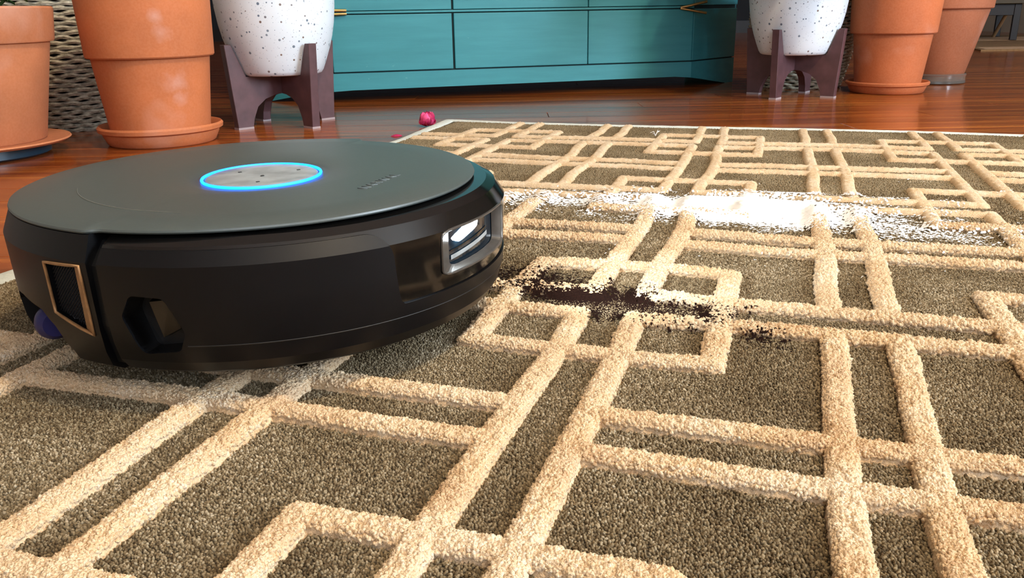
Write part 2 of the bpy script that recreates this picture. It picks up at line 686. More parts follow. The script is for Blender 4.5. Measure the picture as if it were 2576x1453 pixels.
# ------------------------------------------------------------------ patterned rug
S = 0.22
RYAW = math.radians(-17.804)
RC, RS = math.cos(RYAW), math.sin(RYAW)
ZB, ZS = 0.0090, 0.0155         # cut pile surface, top of the raised stripes
WARP = np.array([(0.212, 1.939, -0.002, -0.01), (0.408, 1.939, -0.015, -0.012), (0.212, 1.723, -0.008, -0.006), (0.408, 1.723, -0.028, 0.008), (0.212, 2.665, 0.012, 0.01), (0.408, 2.665, 0.001, -0.009), (0.212, 2.881, 0.013, 0.001), (0.408, 2.881, -0.005, 0.008), (0.212, 3.846, 0.021, -0.037), (0.212, 3.63, 0.023, -0.028), (0.408, 3.846, 0.014, -0.037), (0.408, 3.63, 0.016, 0.014), (0.212, 4.576, 0.028, -0.004), (0.408, 4.576, 0.007, -0.028), (0.212, 4.792, 0.016, -0.012), (0.408, 4.792, 0.0, -0.021), (0.212, 5.754, 0.02, -0.044), (0.212, 5.538, 0.02, -0.026), (0.408, 5.754, 0.004, -0.019), (0.408, 5.538, 0.017, 0.003), (0.212, 6.664, -0.01, 0.011), (0.212, 6.448, 0.009, 0.039), (0.408, 6.664, -0.025, 0.049), (0.408, 6.448, -0.009, 0.057), (-0.618, 1.939, -0.0, -0.006), (-0.618, 1.723, -0.0, 0.008), (-0.422, 1.939, 0.015, -0.024), (-0.422, 1.723, 0.003, 0.018), (-0.618, 2.353, 0.022, -0.029), (-0.422, 2.353, 0.006, -0.038), (-0.618, 3.846, 0.015, 0.001), (-0.618, 3.63, 0.007, 0.057), (-0.422, 3.846, 0.053, -0.002), (-0.422, 3.63, 0.033, -0.006), (-0.618, 3.193, 0.018, 0.068), (-0.422, 3.193, 0.0, 0.091), (-0.618, 5.754, -0.007, -0.096), (-0.618, 5.538, -0.007, -0.061), (-0.422, 5.754, 0.058, -0.07), (-0.422, 5.538, 0.057, -0.047), (-0.618, 6.664, -0.002, 0.008), (-0.618, 6.448, -0.002, 0.019), (-0.422, 6.664, 0.009, -0.013), (-0.422, 6.448, 0.005, -0.017), (-1.448, 5.754, 0.043, -0.055), (-1.448, 5.538, 0.025, -0.007), (-1.252, 5.754, 0.025, -0.05), (-1.252, 5.538, 0.011, -0.046), (-1.448, 6.664, -0.036, 0.053), (-1.448, 6.448, -0.023, 0.01), (-1.252, 6.664, -0.008, 0.053), (-1.252, 6.448, -0.003, 0.011), (-1.448, 4.792, 0.015, -0.011), (-1.252, 4.792, 0.042, -0.009), (-1.252, 1.939, -0.012, -0.012), (-1.252, 1.723, 0.006, 0.021), (-1.448, 1.723, -0.026, 0.019), (-2.278, 7.45, -0.007, 0), (-2.082, 7.45, -0.028, 0), (-1.448, 7.45, -0.02, 0), (-1.252, 7.45, -0.047, 0), (-0.618, 7.45, -0.018, 0), (-0.422, 7.45, -0.039, 0), (0.212, 7.45, -0.02, 0), (0.408, 7.45, -0.034, 0), (1.042, 7.45, -0.003, 0), (1.238, 7.45, -0.029, 0)])


def warp(U):
    """hand-tufted wander of the pattern: measured offsets blended by distance"""
    U = np.asarray(U, float).reshape(-1, 2)
    d2 = ((U[:, None, :] - WARP[None, :, :2]) ** 2).sum(-1)
    w = np.exp(-d2 / (2 * 0.16 ** 2))
    den = w.sum(1, keepdims=True) + 0.35
    return U + (w @ WARP[:, 2:]) / den


def uv2w(U):
    U = np.asarray(U, float).reshape(-1, 2)
    return np.stack([RC * U[:, 0] - RS * U[:, 1], RS * U[:, 0] + RC * U[:, 1]], 1) * S


UC = {k: -0.52 + 0.83 * (k - 3) for k in range(1, 7)}
VC = {'A': 6.556, 'B': 5.646, 'C': 4.684, 'D': 3.738, 'E': 2.773, 'F': 1.831, 'G': 0.89, 'H': -0.05}
GU, GV = 0.098, 0.108
U_L, U_R, V_N, V_F = -3.03, 2.47, -0.78, 7.58
HW = 0.039                      # half width of a stripe, rug units

rug = thing('rug', 'olive rug with a raised cream geometric stripe pattern on the wood floor', 'rug')
FAR = [(-3.077, 7.66), (-2.36, 7.585), (-1.37, 7.565), (-0.53, 7.6), (0.2, 7.63), (1.07, 7.64), (1.85, 7.59), (2.5, 7.57)]
LEFT = [(-3.077, 7.66), (-3.03, 7.0), (-2.985, 6.42), (-3.03, 4.0), (-3.03, -0.78)]


def edge_v(u):
    return np.interp(u, [p[0] for p in FAR], [p[1] for p in FAR])


def edge_u(v):
    q = LEFT[::-1]
    return np.interp(v, [p[1] for p in q], [p[0] for p in q])


nu, nv = 130, 190
uu, vv = np.meshgrid(np.linspace(0, 1, nu), np.linspace(0, 1, nv))
vfar = edge_v(-3.05 + uu * 5.5)
V_ = V_N + vv * (vfar - 0.03 - V_N)
ul = edge_u(V_)
U_ = ul + 0.03 + uu * (U_R - ul - 0.03)
XY = uv2w(np.stack([U_.ravel(), V_.ravel()], 1))
zz = ZB + 0.0006 * (vnoise(XY[:, 0], XY[:, 1], 0.012) - 0.5) + 0.0012 * (vnoise(XY[:, 0], XY[:, 1], 0.15) - 0.5)
zz = zz.reshape(nv, nu)
edge = (uu <= 0) | (uu >= 1) | (vv <= 0) | (vv >= 1)
zz = np.where(edge, 0.001, zz)
pile_me = grid_mesh('cut_pile', np.column_stack([XY, zz.ravel()]), nu, nv)
obj('cut_pile', pile_me, M['pile'], rug)

HMAP_X0, HMAP_Y0, HRES = -1.0, 0.02, 0.0025
HMAP = np.full((900, 940), ZB)


def splat(V):
    i = ((V[:, 1] - HMAP_Y0) / HRES).astype(int)
    j = ((V[:, 0] - HMAP_X0) / HRES).astype(int)
    m = (i >= 0) & (i < HMAP.shape[0]) & (j >= 0) & (j < HMAP.shape[1])
    np.maximum.at(HMAP, (i[m], j[m]), V[m, 2])


def stripe_arrays(a, b):
    """a raised band of tufted yarn from rug point a to b (centre line), as vertex lattice"""
    a, b = np.array(a, float), np.array(b, float)
    L = np.hypot(*(b - a))
    v_mid = min(a[1], b[1])
    step = 0.0030
    n = max(6, int(L * S / step))
    m = int(2 * HW * S / step) + 5
    base = warp(a + (b - a) * np.linspace(0, 1, n)[:, None])
    P = uv2w(base)
    T = np.gradient(P, axis=0)
    T /= np.linalg.norm(T, axis=1, keepdims=True)
    N = np.stack([-T[:, 1], T[:, 0]], 1)
    hw = HW * S
    t = np.linspace(-1.16, 1.16, m)
    wob = 1 + 0.10 * (vnoise(P[:, 0] * 7 + 3, P[:, 1] * 7, 0.05, 9) - 0.5)
    X = P[:, None, :] + N[:, None, :] * (t[None, :, None] * hw * wob[:, None, None])
    x, y = X[..., 0], X[..., 1]
    # rag the edges and bulge the tufts
    f1, tint = cells(x, y, 0.0040)
    f2, t2 = cells(x + 3.3, y + 1.7, 0.0022)
    s_end = np.minimum(np.linspace(0, L * S, n), np.linspace(L * S, 0, n)) / hw
    tt = np.abs(t)[None, :] + 0.20 * (0.6 - f1)
    ee = 1.16 - np.minimum(s_end, 1.16)[:, None] + 0.2 * (vnoise(x, y, 0.004, 12) - 0.5)
    r = np.maximum(tt, np.where(ee > 0.0, ee, 0) * 1.0)
    prof = np.clip(1 - np.clip(r, 0, 1.08) ** 5 / 1.08 ** 5, 0, 1) ** 0.55
    z = ZB - 0.0022 + prof * (ZS - ZB + 0.0010) + prof * (0.0024 * (0.45 - np.minimum(f1, 0.9) ** 2 * 1.5) + 0.0014 * (0.5 - f2) + 0.0010 * (t2 - 0.5))
    tn = np.clip(0.40 * tint + 0.35 * t2 + 0.45 * vnoise(x, y, 0.03, 17) - 0.05 + 0.5 * (prof - 0.8), 0, 1)
    return np.stack([x, y, z], -1), tn, m, n


# one yarn end: a rounded cap on two rings of five, open underneath
TUFT_V = np.array([(0, 0, 1.0)] + [(0.80 * math.cos(k * 2 * PI / 5), 0.80 * math.sin(k * 2 * PI / 5), 0.55) for k in range(5)]
                  + [(0.95 * math.cos((k + 0.5) * 2 * PI / 5), 0.95 * math.sin((k + 0.5) * 2 * PI / 5), -0.40) for k in range(5)])
TUFT_F = np.array([(0, 1 + k, 1 + (k + 1) % 5) for k in range(5)] + [(1 + k, 6 + k, 1 + (k + 1) % 5) for k in range(5)]
                  + [(1 + (k + 1) % 5, 6 + k, 6 + (k + 1) % 5) for k in range(5)])


def yarn_tufts(V, sp):
    """knobbly yarn ends standing on a stripe lattice V (n, m, 3): vertices, triangles, tint"""
    n, m = V.shape[:2]
    dx = np.linalg.norm(V[1, m // 2] - V[0, m // 2])
    dt = np.linalg.norm(V[n // 2, 1] - V[n // 2, 0]) if m > 1 else dx
    ni = max(2, int((n - 1) * dx / sp))
    nj = max(3, int((m - 1) * dt / sp))
    a, b = np.meshgrid(np.arange(ni), np.arange(nj), indexing='ij')
    a = (a + 0.5 * (b % 2) * 0.6 + 0.5 + rng.uniform(-0.33, 0.33, a.shape)) / ni * (n - 1)
    b = (b + 0.5 + rng.uniform(-0.33, 0.33, b.shape)) / nj * (m - 1)
    a = np.clip(a, 0, n - 1.001).ravel()
    b = np.clip(b, 0, m - 1.001).ravel()
    i, j = a.astype(int), b.astype(int)
    fa, fb_ = (a - i)[:, None], (b - j)[:, None]
    P = (V[i, j] * (1 - fa) * (1 - fb_) + V[i + 1, j] * fa * (1 - fb_) + V[i, j + 1] * (1 - fa) * fb_ + V[i + 1, j + 1] * fa * fb_)
    ok = (P[:, 2] > ZB + 0.0008) & (np.abs(b / (m - 1) - 0.5) < 0.5 * 0.93 / 1.16) & (np.abs(P[:, 0] - 0.02) < 0.66 * P[:, 1] + 0.16) & (P[:, 1] > 0.13)
    P = P[ok]
    K = len(P)
    U = V[i, j + 1][ok] - V[i, j][ok]
    Tn = V[i + 1, j][ok] - V[i, j][ok]
    N = np.cross(Tn, U)
    N *= np.sign(N[:, 2:3] + 1e-9)
    N /= np.linalg.norm(N, axis=1, keepdims=True) + 1e-12
    D = N * 0.9 + rng.normal(0, 0.42, (K, 3)) + np.array([0, 0, 0.25])
    D /= np.linalg.norm(D, axis=1, keepdims=True)
    h = np.cross(D, rng.normal(0, 1, (K, 3)))
    h /= np.linalg.norm(h, axis=1, keepdims=True)
    g = np.cross(D, h)
    r = sp * rng.uniform(0.40, 0.66, (K, 1, 1))
    el = rng.uniform(0.9, 1.55, (K, 1, 1))
    loc = (TUFT_V[None, :, 0:1] * h[:, None, :] + TUFT_V[None, :, 1:2] * g[:, None, :] * 0.72 + TUFT_V[None, :, 2:3] * D[:, None, :] * el) * r
    W = P[:, None, :] + loc
    F = TUFT_F[None] + (np.arange(K) * 11)[:, None, None]
    big = vnoise(P[:, 0], P[:, 1], 0.035, 17)
    tint = np.clip(0.5 * rng.random(K) + 0.75 * big - 0.12, 0, 1)
    return W.reshape(-1, 3), F.reshape(-1, 3), np.repeat(tint, 11)


def stripe(name, segs):
    vs, ls, tot, ts, off = [], [], [], [], 0
    for a, b in segs:
        # long stripes are tufted in their nearer part, in pieces, so distant yarn stays light
        a, b = np.array(a, float), np.array(b, float)
        cuts = [0.0, 1.0]
        if abs(b[1] - a[1]) > 0.8:
            cuts = sorted({0.0, 1.0} | {float((q - a[1]) / (b[1] - a[1])) for q in (2.5, 4.3) if min(a[1], b[1]) + 0.1 < q < max(a[1], b[1]) - 0.1})
        for c0, c1 in zip(cuts, cuts[1:]):
            ea = 0.0 if c0 == 0 else 0.05 / max(1e-6, np.hypot(*(b - a)))
            eb = 0.0 if c1 == 1 else 0.05 / max(1e-6, np.hypot(*(b - a)))
            A, B = a + (b - a) * (c0 - ea), a + (b - a) * (c1 + eb)
            V, tn, m, n = stripe_arrays(A, B)
            splat(V.reshape(-1, 3))
            i = np.arange(n - 1)[:, None] * m + np.arange(m - 1)[None, :]
            Q = np.stack([i, i + 1, i + m + 1, i + m], -1).reshape(-1, 4)
            vs.append(V.reshape(-1, 3))
            ts.append(tn.ravel())
            ls.append((Q + off).ravel())
            tot.append(np.full(len(Q), 4))
            off += V.shape[0] * V.shape[1]
            vm = 0.5 * (A[1] + B[1])
            seen = -0.55 < vm < 4.3 and min(A[0], B[0]) < 1.6
            if seen:
                W, F, tw = yarn_tufts(V, 0.0029 if vm < 2.5 else 0.0042)
                vs.append(W)
                ts.append(tw)
                ls.append((F + off).ravel())
                tot.append(np.full(len(F), 3))
                off += len(W)
    vs, ts, ls, tot = np.concatenate(vs), np.concatenate(ts), np.concatenate(ls), np.concatenate(tot)
    me = bpy.data.meshes.new(name)
    me.vertices.add(len(vs))
    me.vertices.foreach_set('co', vs.astype(np.float32).ravel())
    me.loops.add(len(ls))
    me.loops.foreach_set('vertex_index', ls.astype(np.int32))
    me.polygons.add(len(tot))
    me.polygons.foreach_set('loop_start', np.concatenate([[0], np.cumsum(tot)[:-1]]).astype(np.int32))
    me.polygons.foreach_set('loop_total', tot.astype(np.int32))
    me.polygons.foreach_set('use_smooth', np.ones(len(tot), bool))
    at = me.attributes.new('tint', 'FLOAT', 'POINT')
    at.data.foreach_set('value', ts.astype(np.float32))
    me.update(calc_edges=True)
    return obj(name, me, M['yarn'], rug)


e = HW * 0.95
ODD, GAPS = (1, 3, 5), ('A', 'C', 'E', 'G')
# lengthwise stripes, broken between the two rows of every A, C, E, G crossing
for k, c in UC.items():
    for u in (c - GU, c + GU):
        top = V_F - 0.07
        for h in GAPS:
            stripe('lengthwise_stripe', [((u, VC[h] + GV - e), (u, top))])
            top = VC[h] - GV + e
        stripe('lengthwise_stripe', [((u, V_N + 0.08), (u, top))])
# crosswise stripes, broken inside every odd pair of lengthwise stripes
for h, c in VC.items():
    for v in (c + GV, c - GV):
        left = U_L + 0.09
        for k in ODD:
            stripe('crosswise_stripe', [((left, v), (UC[k] - GU + e, v))])
            left = UC[k] + GU - e
        stripe('crosswise_stripe', [((left, v), (U_R - 0.08, v))])
# squares round the odd crossings
for k in ODD:
    for h in GAPS:
        a, b = UC[k] - 0.383, UC[k] + 0.383
        lo, hi = VC[h] - 0.42, VC[h] + 0.42
        hi = min(hi, 7.45)
        stripe('square_stripe', [((a - e, lo), (b + e, lo)), ((a - e, hi), (b + e, hi)),
                                 ((a, lo - e), (a, hi + e)), ((b, lo - e), (b, hi + e))])

# pale bound edge
for nm, pts in (('far_binding', [(u, edge_v(u)) for u in np.linspace(-3.06, U_R, 60)]),
                ('left_binding', [(edge_u(v), v) for v in np.linspace(V_N, 7.66, 70)]),
                ('right_binding', [(U_R, v) for v in np.linspace(V_N, 7.57, 40)]),
                ('near_binding', [(u, V_N) for u in np.linspace(-3.03, U_R, 40)])):
    P = uv2w(pts)
    T = np.gradient(P, axis=0)
    T /= np.linalg.norm(T, axis=1, keepdims=True)
    N = np.stack([-T[:, 1], T[:, 0]], 1)
    m = 9
    ang = np.linspace(0, PI, m)
    V = np.empty((len(P), m, 3))
    V[..., :2] = P[:, None, :] + N[:, None, :] * ((0.014 if nm == 'left_binding' else 0.0095) * np.cos(ang))[None, :, None]
    V[..., 2] = 0.0005 + 0.0108 * np.sin(ang)[None, :] ** 0.5 + 0.0006 * (vnoise(V[..., 0], V[..., 1], 0.006) - 0.5)
    obj(nm, grid_mesh(nm, V, m, len(P)), M['binding'], rug)


# cut-pile tufts: real yarn ends over the part of the rug one can see close to
def pile_tufts():
    pts = []
    for y0, y1, sp in ((0.12, 0.72, 0.00150), (0.72, 1.02, 0.0020), (1.02, 1.86, 0.0024)):
        ys = np.arange(y0, y1, sp)
        xs = np.arange(-0.98, 1.32, sp)
        x, y = np.meshgrid(xs, ys)
        x = x + rng.uniform(-0.45, 0.45, x.shape) * sp
        y = y + rng.uniform(-0.45, 0.45, y.shape) * sp
        x, y = x.ravel(), y.ravel()
        keep = np.abs(x) < 0.66 * y + 0.09
        x, y = x[keep], y[keep]
        i = np.clip(((y - HMAP_Y0) / HRES).astype(int), 0, HMAP.shape[0] - 1)
        j = np.clip(((x - HMAP_X0) / HRES).astype(int), 0, HMAP.shape[1] - 1)
        low = HMAP[i, j] < ZB + 0.0022
        x, y = x[low], y[low]
        u = (RC * x + RS * y) / S
        v = (-RS * x + RC * y) / S
        ins = (u > -2.95) & (u < 2.4) & (v > -0.7) & (v < edge_v(u) - 0.09)
        x, y = x[ins], y[ins]
        z = ZB + 0.0012 * (vnoise(x, y, 0.15) - 0.5) + 0.0004 * vnoise(x, y, 0.02, 21)
        pts.append(np.column_stack([x, y, z, np.full(len(x), sp)]))
    P = np.concatenate(pts)
    me = bpy.data.meshes.new('pile_tufts')
    me.vertices.add(len(P))
    me.vertices.foreach_set('co', P[:, :3].astype(np.float32).ravel())
    big = vnoise(P[:, 0], P[:, 1], 0.05, 23)
    at = me.attributes.new('tint', 'FLOAT', 'POINT')
    at.data.foreach_set('value', np.clip(np.where(P[:, 3] > 0.0021, 0.32 + 0.36 * rng.random(len(P)), 0.85 * rng.random(len(P))) + 0.35 * (big - 0.3), 0, 1).astype(np.float32))
    at = me.attributes.new('size', 'FLOAT_VECTOR', 'POINT')
    w = P[:, 3] * rng.uniform(0.52, 0.80, len(P))
    at.data.foreach_set('vector', np.column_stack([w, w * 0.8, np.minimum(P[:, 3], 0.0018) * rng.uniform(0.6, 1.25, len(P))]).astype(np.float32).ravel())
    at = me.attributes.new('turn', 'FLOAT_VECTOR', 'POINT')
    at.data.foreach_set('vector', np.column_stack([rng.normal(0, 0.35, len(P)), rng.normal(0, 0.35, len(P)), rng.uniform(0, 6.28, len(P))]).astype(np.float32).ravel())
    o = obj('pile_tufts', me, M['pile_tuft'], rug)
    o['kind'] = 'stuff'
    ng = bpy.data.node_groups.new('tufts', 'GeometryNodeTree')
    ng.interface.new_socket('Geometry', in_out='INPUT', socket_type='NodeSocketGeometry')
    ng.interface.new_socket('Geometry', in_out='OUTPUT', socket_type='NodeSocketGeometry')
    N = ng.nodes
    gi, go = N.new('NodeGroupInput'), N.new('NodeGroupOutput')
    ico = N.new('GeometryNodeMeshIcoSphere')
    ico.inputs['Radius'].default_value = 1.0
    ico.inputs['Subdivisions'].default_value = 1
    sm = N.new('GeometryNodeSetShadeSmooth')
    mt = N.new('GeometryNodeSetMaterial')
    mt.inputs['Material'].default_value = M['pile_tuft']
    ip = N.new('GeometryNodeInstanceOnPoints')

    def named(nm):
        q = N.new('GeometryNodeInputNamedAttribute')
        q.data_type = 'FLOAT_VECTOR'
        q.inputs['Name'].default_value = nm
        return q.outputs[0]
    L = ng.links.new
    L(ico.outputs['Mesh'], sm.inputs[0])
    L(sm.outputs[0], mt.inputs['Geometry'])
    L(gi.outputs[0], ip.inputs['Points'])
    L(mt.outputs[0], ip.inputs['Instance'])
    L(named('size'), ip.inputs['Scale'])
    e2r = N.new('FunctionNodeEulerToRotation')
    L(named('turn'), e2r.inputs[0])
    L(e2r.outputs[0], ip.inputs['Rotation'])
    L(ip.outputs[0], go.inputs[0])
    md = o.modifiers.new('tufts', 'NODES')
    md.node_group = ng


pile_tufts()

# ------------------------------------------------------------------ robot vacuum
ROBX, ROBY, RZ = -0.1790, 0.6167, 0.014
SY = 1.025
robot = thing('robot_vacuum', 'round black robot vacuum with a glowing blue ring, standing on the rug', 'robot vacuum', (ROBX, ROBY, RZ))
A_NEAR, A_FAR = -107.6, 74.0       # bumper spans the front half; the tail shell takes the rest
OUT = [(0.156, 0.0190), (0.1625, 0.0225), (0.1680, 0.0300), (0.1712, 0.0420), (0.1735, 0.0640), (0.1742, 0.0892),
       (0.1675, 0.0988), (0.1610, 0.1022)]


def rad(z):
    return float(np.interp(z, [p[1] for p in OUT], [p[0] for p in OUT]))


def cyl(a, z, r=None):
    a = math.radians(a)
    r = rad(z) if r is None else r
    return Vector((r * math.cos(a), r * math.sin(a) * SY, z))


def cut_prism(poly, r0, r1, scale0=1.0):
    """solid whose section is a polygon of (angle, z), running radially from r0 to r1"""
    bm = bmesh.new()
    ca = sum(p[0] for p in poly) / len(poly)
    cz = sum(p[1] for p in poly) / len(poly)
    inn = [bm.verts.new(cyl(ca + (a - ca) * scale0, cz + (z - cz) * scale0, r0)) for a, z in poly]
    out = [bm.verts.new(cyl(a, z, r1)) for a, z in poly]
    bm.faces.new(inn)
    bm.faces.new(list(reversed(out)))
    n = len(poly)
    for i in range(n):
        j = (i + 1) % n
        bm.faces.new((inn[i], out[i], out[j], inn[j]))
    return bm


def round_poly(poly, f=0.25, n=4):
    out = []
    m = len(poly)
    for i in range(m):
        p0, p, p1 = poly[i - 1], poly[i], poly[(i + 1) % m]
        a = (p[0] + (p0[0] - p[0]) * f, p[1] + (p0[1] - p[1]) * f)
        b = (p[0] + (p1[0] - p[0]) * f, p[1] + (p1[1] - p[1]) * f)
        for k in range(n + 1):
            t = k / n
            out.append(tuple((1 - t) ** 2 * a[q] + 2 * t * (1 - t) * p[q] + t * t * b[q] for q in (0, 1)))
    return out


def densify(poly, n=6):
    out = []
    for i in range(len(poly)):
        p, q = poly[i], poly[(i + 1) % len(poly)]
        out += [(p[0] + (q[0] - p[0]) * t / n, p[1] + (q[1] - p[1]) * t / n) for t in range(n)]
    return out


HEX = round_poly([(-104.2, 0.0585), (-101.6, 0.0722), (-95.0, 0.0710), (-91.9, 0.0495), (-93.6, 0.0378), (-101.4, 0.0352)], 0.16, 3)
WIN = densify(round_poly([(-38.9, 0.0892), (-38.9, 0.0600), (-8.5, 0.0600), (-8.5, 0.0892)], 0.14, 4), 4)
WIN_IN = (-23.5, 0.0748)

# chassis under everything
obj('chassis', bm_lathe([(0.001, 0.019), (0.148, 0.019), (0.154, 0.022), (0.154, 0.098), (0.001, 0.098)], seg=120, sy=SY), M['deep'], robot, 40)

# glossy bumper
bump_prof = [(0.1542, 0.0190)] + OUT + [(0.1500, 0.1030), (0.1500, 0.0990)]
bumper = obj('bumper', bm_lathe(bump_prof, A_NEAR, A_FAR, 150, SY, True), M['gloss'], robot)
boolean_cut(bumper, [cut_prism(HEX, 0.1562, 0.186), cut_prism(WIN, 0.1640, 0.186)])
smooth_mesh(bumper.data, True, math.radians(20))

# matte plate clipped over the bumper: it leaves the glossy sensor strip free
bm = bmesh.new()
cols = []
zs = np.array([0.0191, 0.0225, 0.0260, 0.0300, 0.0370, 0.0420, 0.0520, 0.0640, 0.0700, 0.0790, 0.0870, 0.0892, 0.0920, 0.0972])
a = A_NEAR + 0.15
angs = []
while a < A_FAR - 0.2:
    angs.append(a)
    a += 0.35 if -58 < a < -46 else 1.2
for a in angs:
    zt = 0.0972
    if a > -58.5:
        q = min(1.0, (a + 58.5) / 7.3)
        zt = 0.076 + (0.0972 - 0.076) * math.sqrt(max(0.0, 1 - q ** 3))
    if a > -51.2:
        zt = 0.0500 + 0.026 * max(0, 1 - (a + 51.2) / 3.0) ** 4
    col = []
    zz_ = np.minimum(zs, zt + 1e-5 * np.arange(len(zs)))
    for off in (0.0012, -0.0004):
        col.append([bm.verts.new(cyl(a, z, rad(z) + off)) for z in zz_])
    cols.append(col)
n = len(zs)
for A, B in zip(cols, cols[1:]):
    for j in range(n - 1):
        bm.faces.new((A[0][j], B[0][j], B[0][j + 1], A[0][j + 1]))
        bm.faces.new((A[1][j], A[1][j + 1], B[1][j + 1], B[1][j]))
    bm.faces.new((A[0][-1], B[0][-1], B[1][-1], A[1][-1]))
    bm.faces.new((A[0][0], A[1][0], B[1][0], B[0][0]))
for E_ in (cols[0], cols[-1]):
    for j in range(n - 1):
        bm.faces.new((E_[0][j], E_[0][j + 1], E_[1][j + 1], E_[1][j]))
plate = obj('bumper_plate', bm, M['shell'], robot)
boolean_cut(plate, [cut_prism(HEX, 0.160, 0.186)])
smooth_mesh(plate.data, True, math.radians(14))
# thin groove line low on the plate
obj('bumper_groove', bm_tube([cyl(a, 0.0415, rad(0.0415) + 0.0009) for a in np.linspace(-92, 40, 70)], 0.0006, 5), M['deep'], robot)

# side sensor in its six-sided recess
sens = obj('side_sensor', cut_prism([(-99.8, 0.0655), (-95.9, 0.0670), (-93.9, 0.0500), (-97.8, 0.0440)], 0.1562, 0.1655, 1.15), M['lensbrown'], robot)
obj('sensor_backing', cut_prism(HEX, 0.1552, 0.1566), M['deep'], sens)

# headlight window: smoked bezel sloping in to dark glass, bars and a lit lamp
IN = [(WIN_IN[0] + (a - WIN_IN[0]) * 0.80 + 1.7, WIN_IN[1] + (z - WIN_IN[1]) * 0.90 + 0.0004) for a, z in WIN]
bm = bmesh.new()
o_ = [bm.verts.new(cyl(a, z, 0.1742)) for a, z in WIN]
i_ = [bm.verts.new(cyl(a, z, 0.1672)) for a, z in IN]
for k in range(len(WIN)):
    j = (k + 1) % len(WIN)
    bm.faces.new((o_[k], o_[j], i_[j], i_[k]))
bez = obj('window_bezel', bm, M['chrome'], robot, 40)
obj('bezel_rim', bm_tube([cyl(a, z, 0.1741) for a, z in WIN], 0.0009, 6, closed=True), M['chrome'], bez, 60)
NA = 16
bm = bmesh.new()
g0 = [[bm.verts.new(cyl(-35.0 + 25.0 * k / NA, z, 0.1668)) for z in (0.0612, 0.0890)] for k in range(NA + 1)]
for A, B in zip(g0, g0[1:]):
    bm.faces.new((A[0], B[0], B[1], A[1]))
glass = obj('sensor_glass', bm, M['glassblue'], robot)
for z0, z1, m_ in ((0.0660, 0.0690, 'steel'), (0.0715, 0.0725, 'gloss')):
    bm = bmesh.new()
    r0 = 0.1674
    g0 = [[bm.verts.new(cyl(-33.5 + 18.5 * k / NA, z + (0.004 * k / NA), r0)) for z in (z0, z1)] for k in range(NA + 1)]
    for A, B in zip(g0, g0[1:]):
        bm.faces.new((A[0], B[0], B[1], A[1]))
    obj('inner_bar', bm, M[m_], glass)
ledp = round_poly([(-32.2, 0.0795), (-31.2, 0.0765), (-22.8, 0.0815), (-22.2, 0.0856), (-25.0, 0.0860)], 0.25, 3)
lamp = obj('headlight', cut_prism(ledp, 0.1668, 0.1690), M['led'], robot)
hp = cyl(-27, 0.083, 0.178) + Vector((ROBX, ROBY, RZ))
sp = light('headlight_beam', 'SPOT', hp, 1.6, (0.86, 0.94, 1.0), (0.42, 0.93, 0.0), spot_size=math.radians(75), spot_blend=0.8, shadow_soft_size=0.006)

# tail shell with bevelled top
tail_prof = [(0.1545, 0.0190), (0.160, 0.0190), (0.168, 0.0240), (0.1712, 0.0340), (0.1728, 0.0480), (0.1738, 0.0700), (0.1745, 0.0892),
             (0.1688, 0.1040), (0.1670, 0.1046), (0.1545, 0.1046)]
tail = obj('tail_shell', bm_lathe(tail_prof, A_FAR + 0.6, 360 + A_NEAR - 2.6, 170, SY, True), M['shell'], robot)
VENT = [(-122.0, 0.0860), (-111.9, 0.0872), (-111.9, 0.0445), (-122.0, 0.0545)]


def rt_(z):
    return float(np.interp(z, [p[1] for p in tail_prof[1:7]], [p[0] for p in tail_prof[1:7]]))


well = [(-147, 0.0), (-146.5, 0.046), (-143, 0.0540), (-138, 0.0555), (-128, 0.0525), (-124.0, 0.0440), (-120.5, 0.030), (-117.5, 0.0)]
boolean_cut(tail, [cut_prism(VENT, 0.1685, 0.186), cut_prism(densify(well, 3), 0.1575, 0.19)])
smooth_mesh(tail.data, True, math.radians(16))
vent = obj('vent_frame', bm_tube([cyl(a, z, rt_(z) + 0.0003) for a, z in densify(VENT, 6)], 0.0010, 6, closed=True), M['copper'], robot, 60)
bm = bmesh.new()
vq = [bm.verts.new(p) for p in (cyl(-111.95, 0.0870, 0.1738), cyl(-111.95, 0.0448, rt_(0.0445) + 0.0004), cyl(-114.1, 0.0472, 0.1716), cyl(-114.1, 0.0862, 0.1722))]
bm.faces.new(vq)
obj('vent_jamb', bm, M['copper'], vent)
bm = bmesh.new()
vq = [bm.verts.new(cyl(a, z, 0.1692)) for a, z in VENT]
bm.faces.new(vq)
gr = obj('vent_mesh', bm, M['deep'], robot)
bm = bmesh.new()


def vent_z(a):
    t = (a + 122.0) / 10.1
    return 0.0545 + (0.0445 - 0.0545) * t, 0.0860 + 0.0012 * t


for s in (1, -1):
    for k in range(-9, 26):
        pts = []
        for q in range(15):
            a = -121.7 + 9.0 * q / 14
            z = 0.044 + k * 0.0023 + s * (a + 117) * 0.0030
            lo, hi = vent_z(a)
            if lo + 0.0006 < z < hi - 0.0006:
                pts.append(cyl(a, z, 0.1703 + (0.0004 * s)))
        if len(pts) >= 2:
            bm_tube(pts, 0.00045, 4, bm)
w_ = obj('mesh_wires', bm, M['grille'], gr)
w_['kind'] = 'stuff'
# seam block between tail and bumper
obj('seam_strip', bm_lathe([(0.1545, 0.0195), (0.1640, 0.0250), (0.1700, 0.050), (0.1705, 0.0865), (0.1600, 0.0990), (0.1545, 0.0990)],
                           360 + A_NEAR - 2.6, 360 + A_NEAR, 4, SY, True), M['deep'], robot)
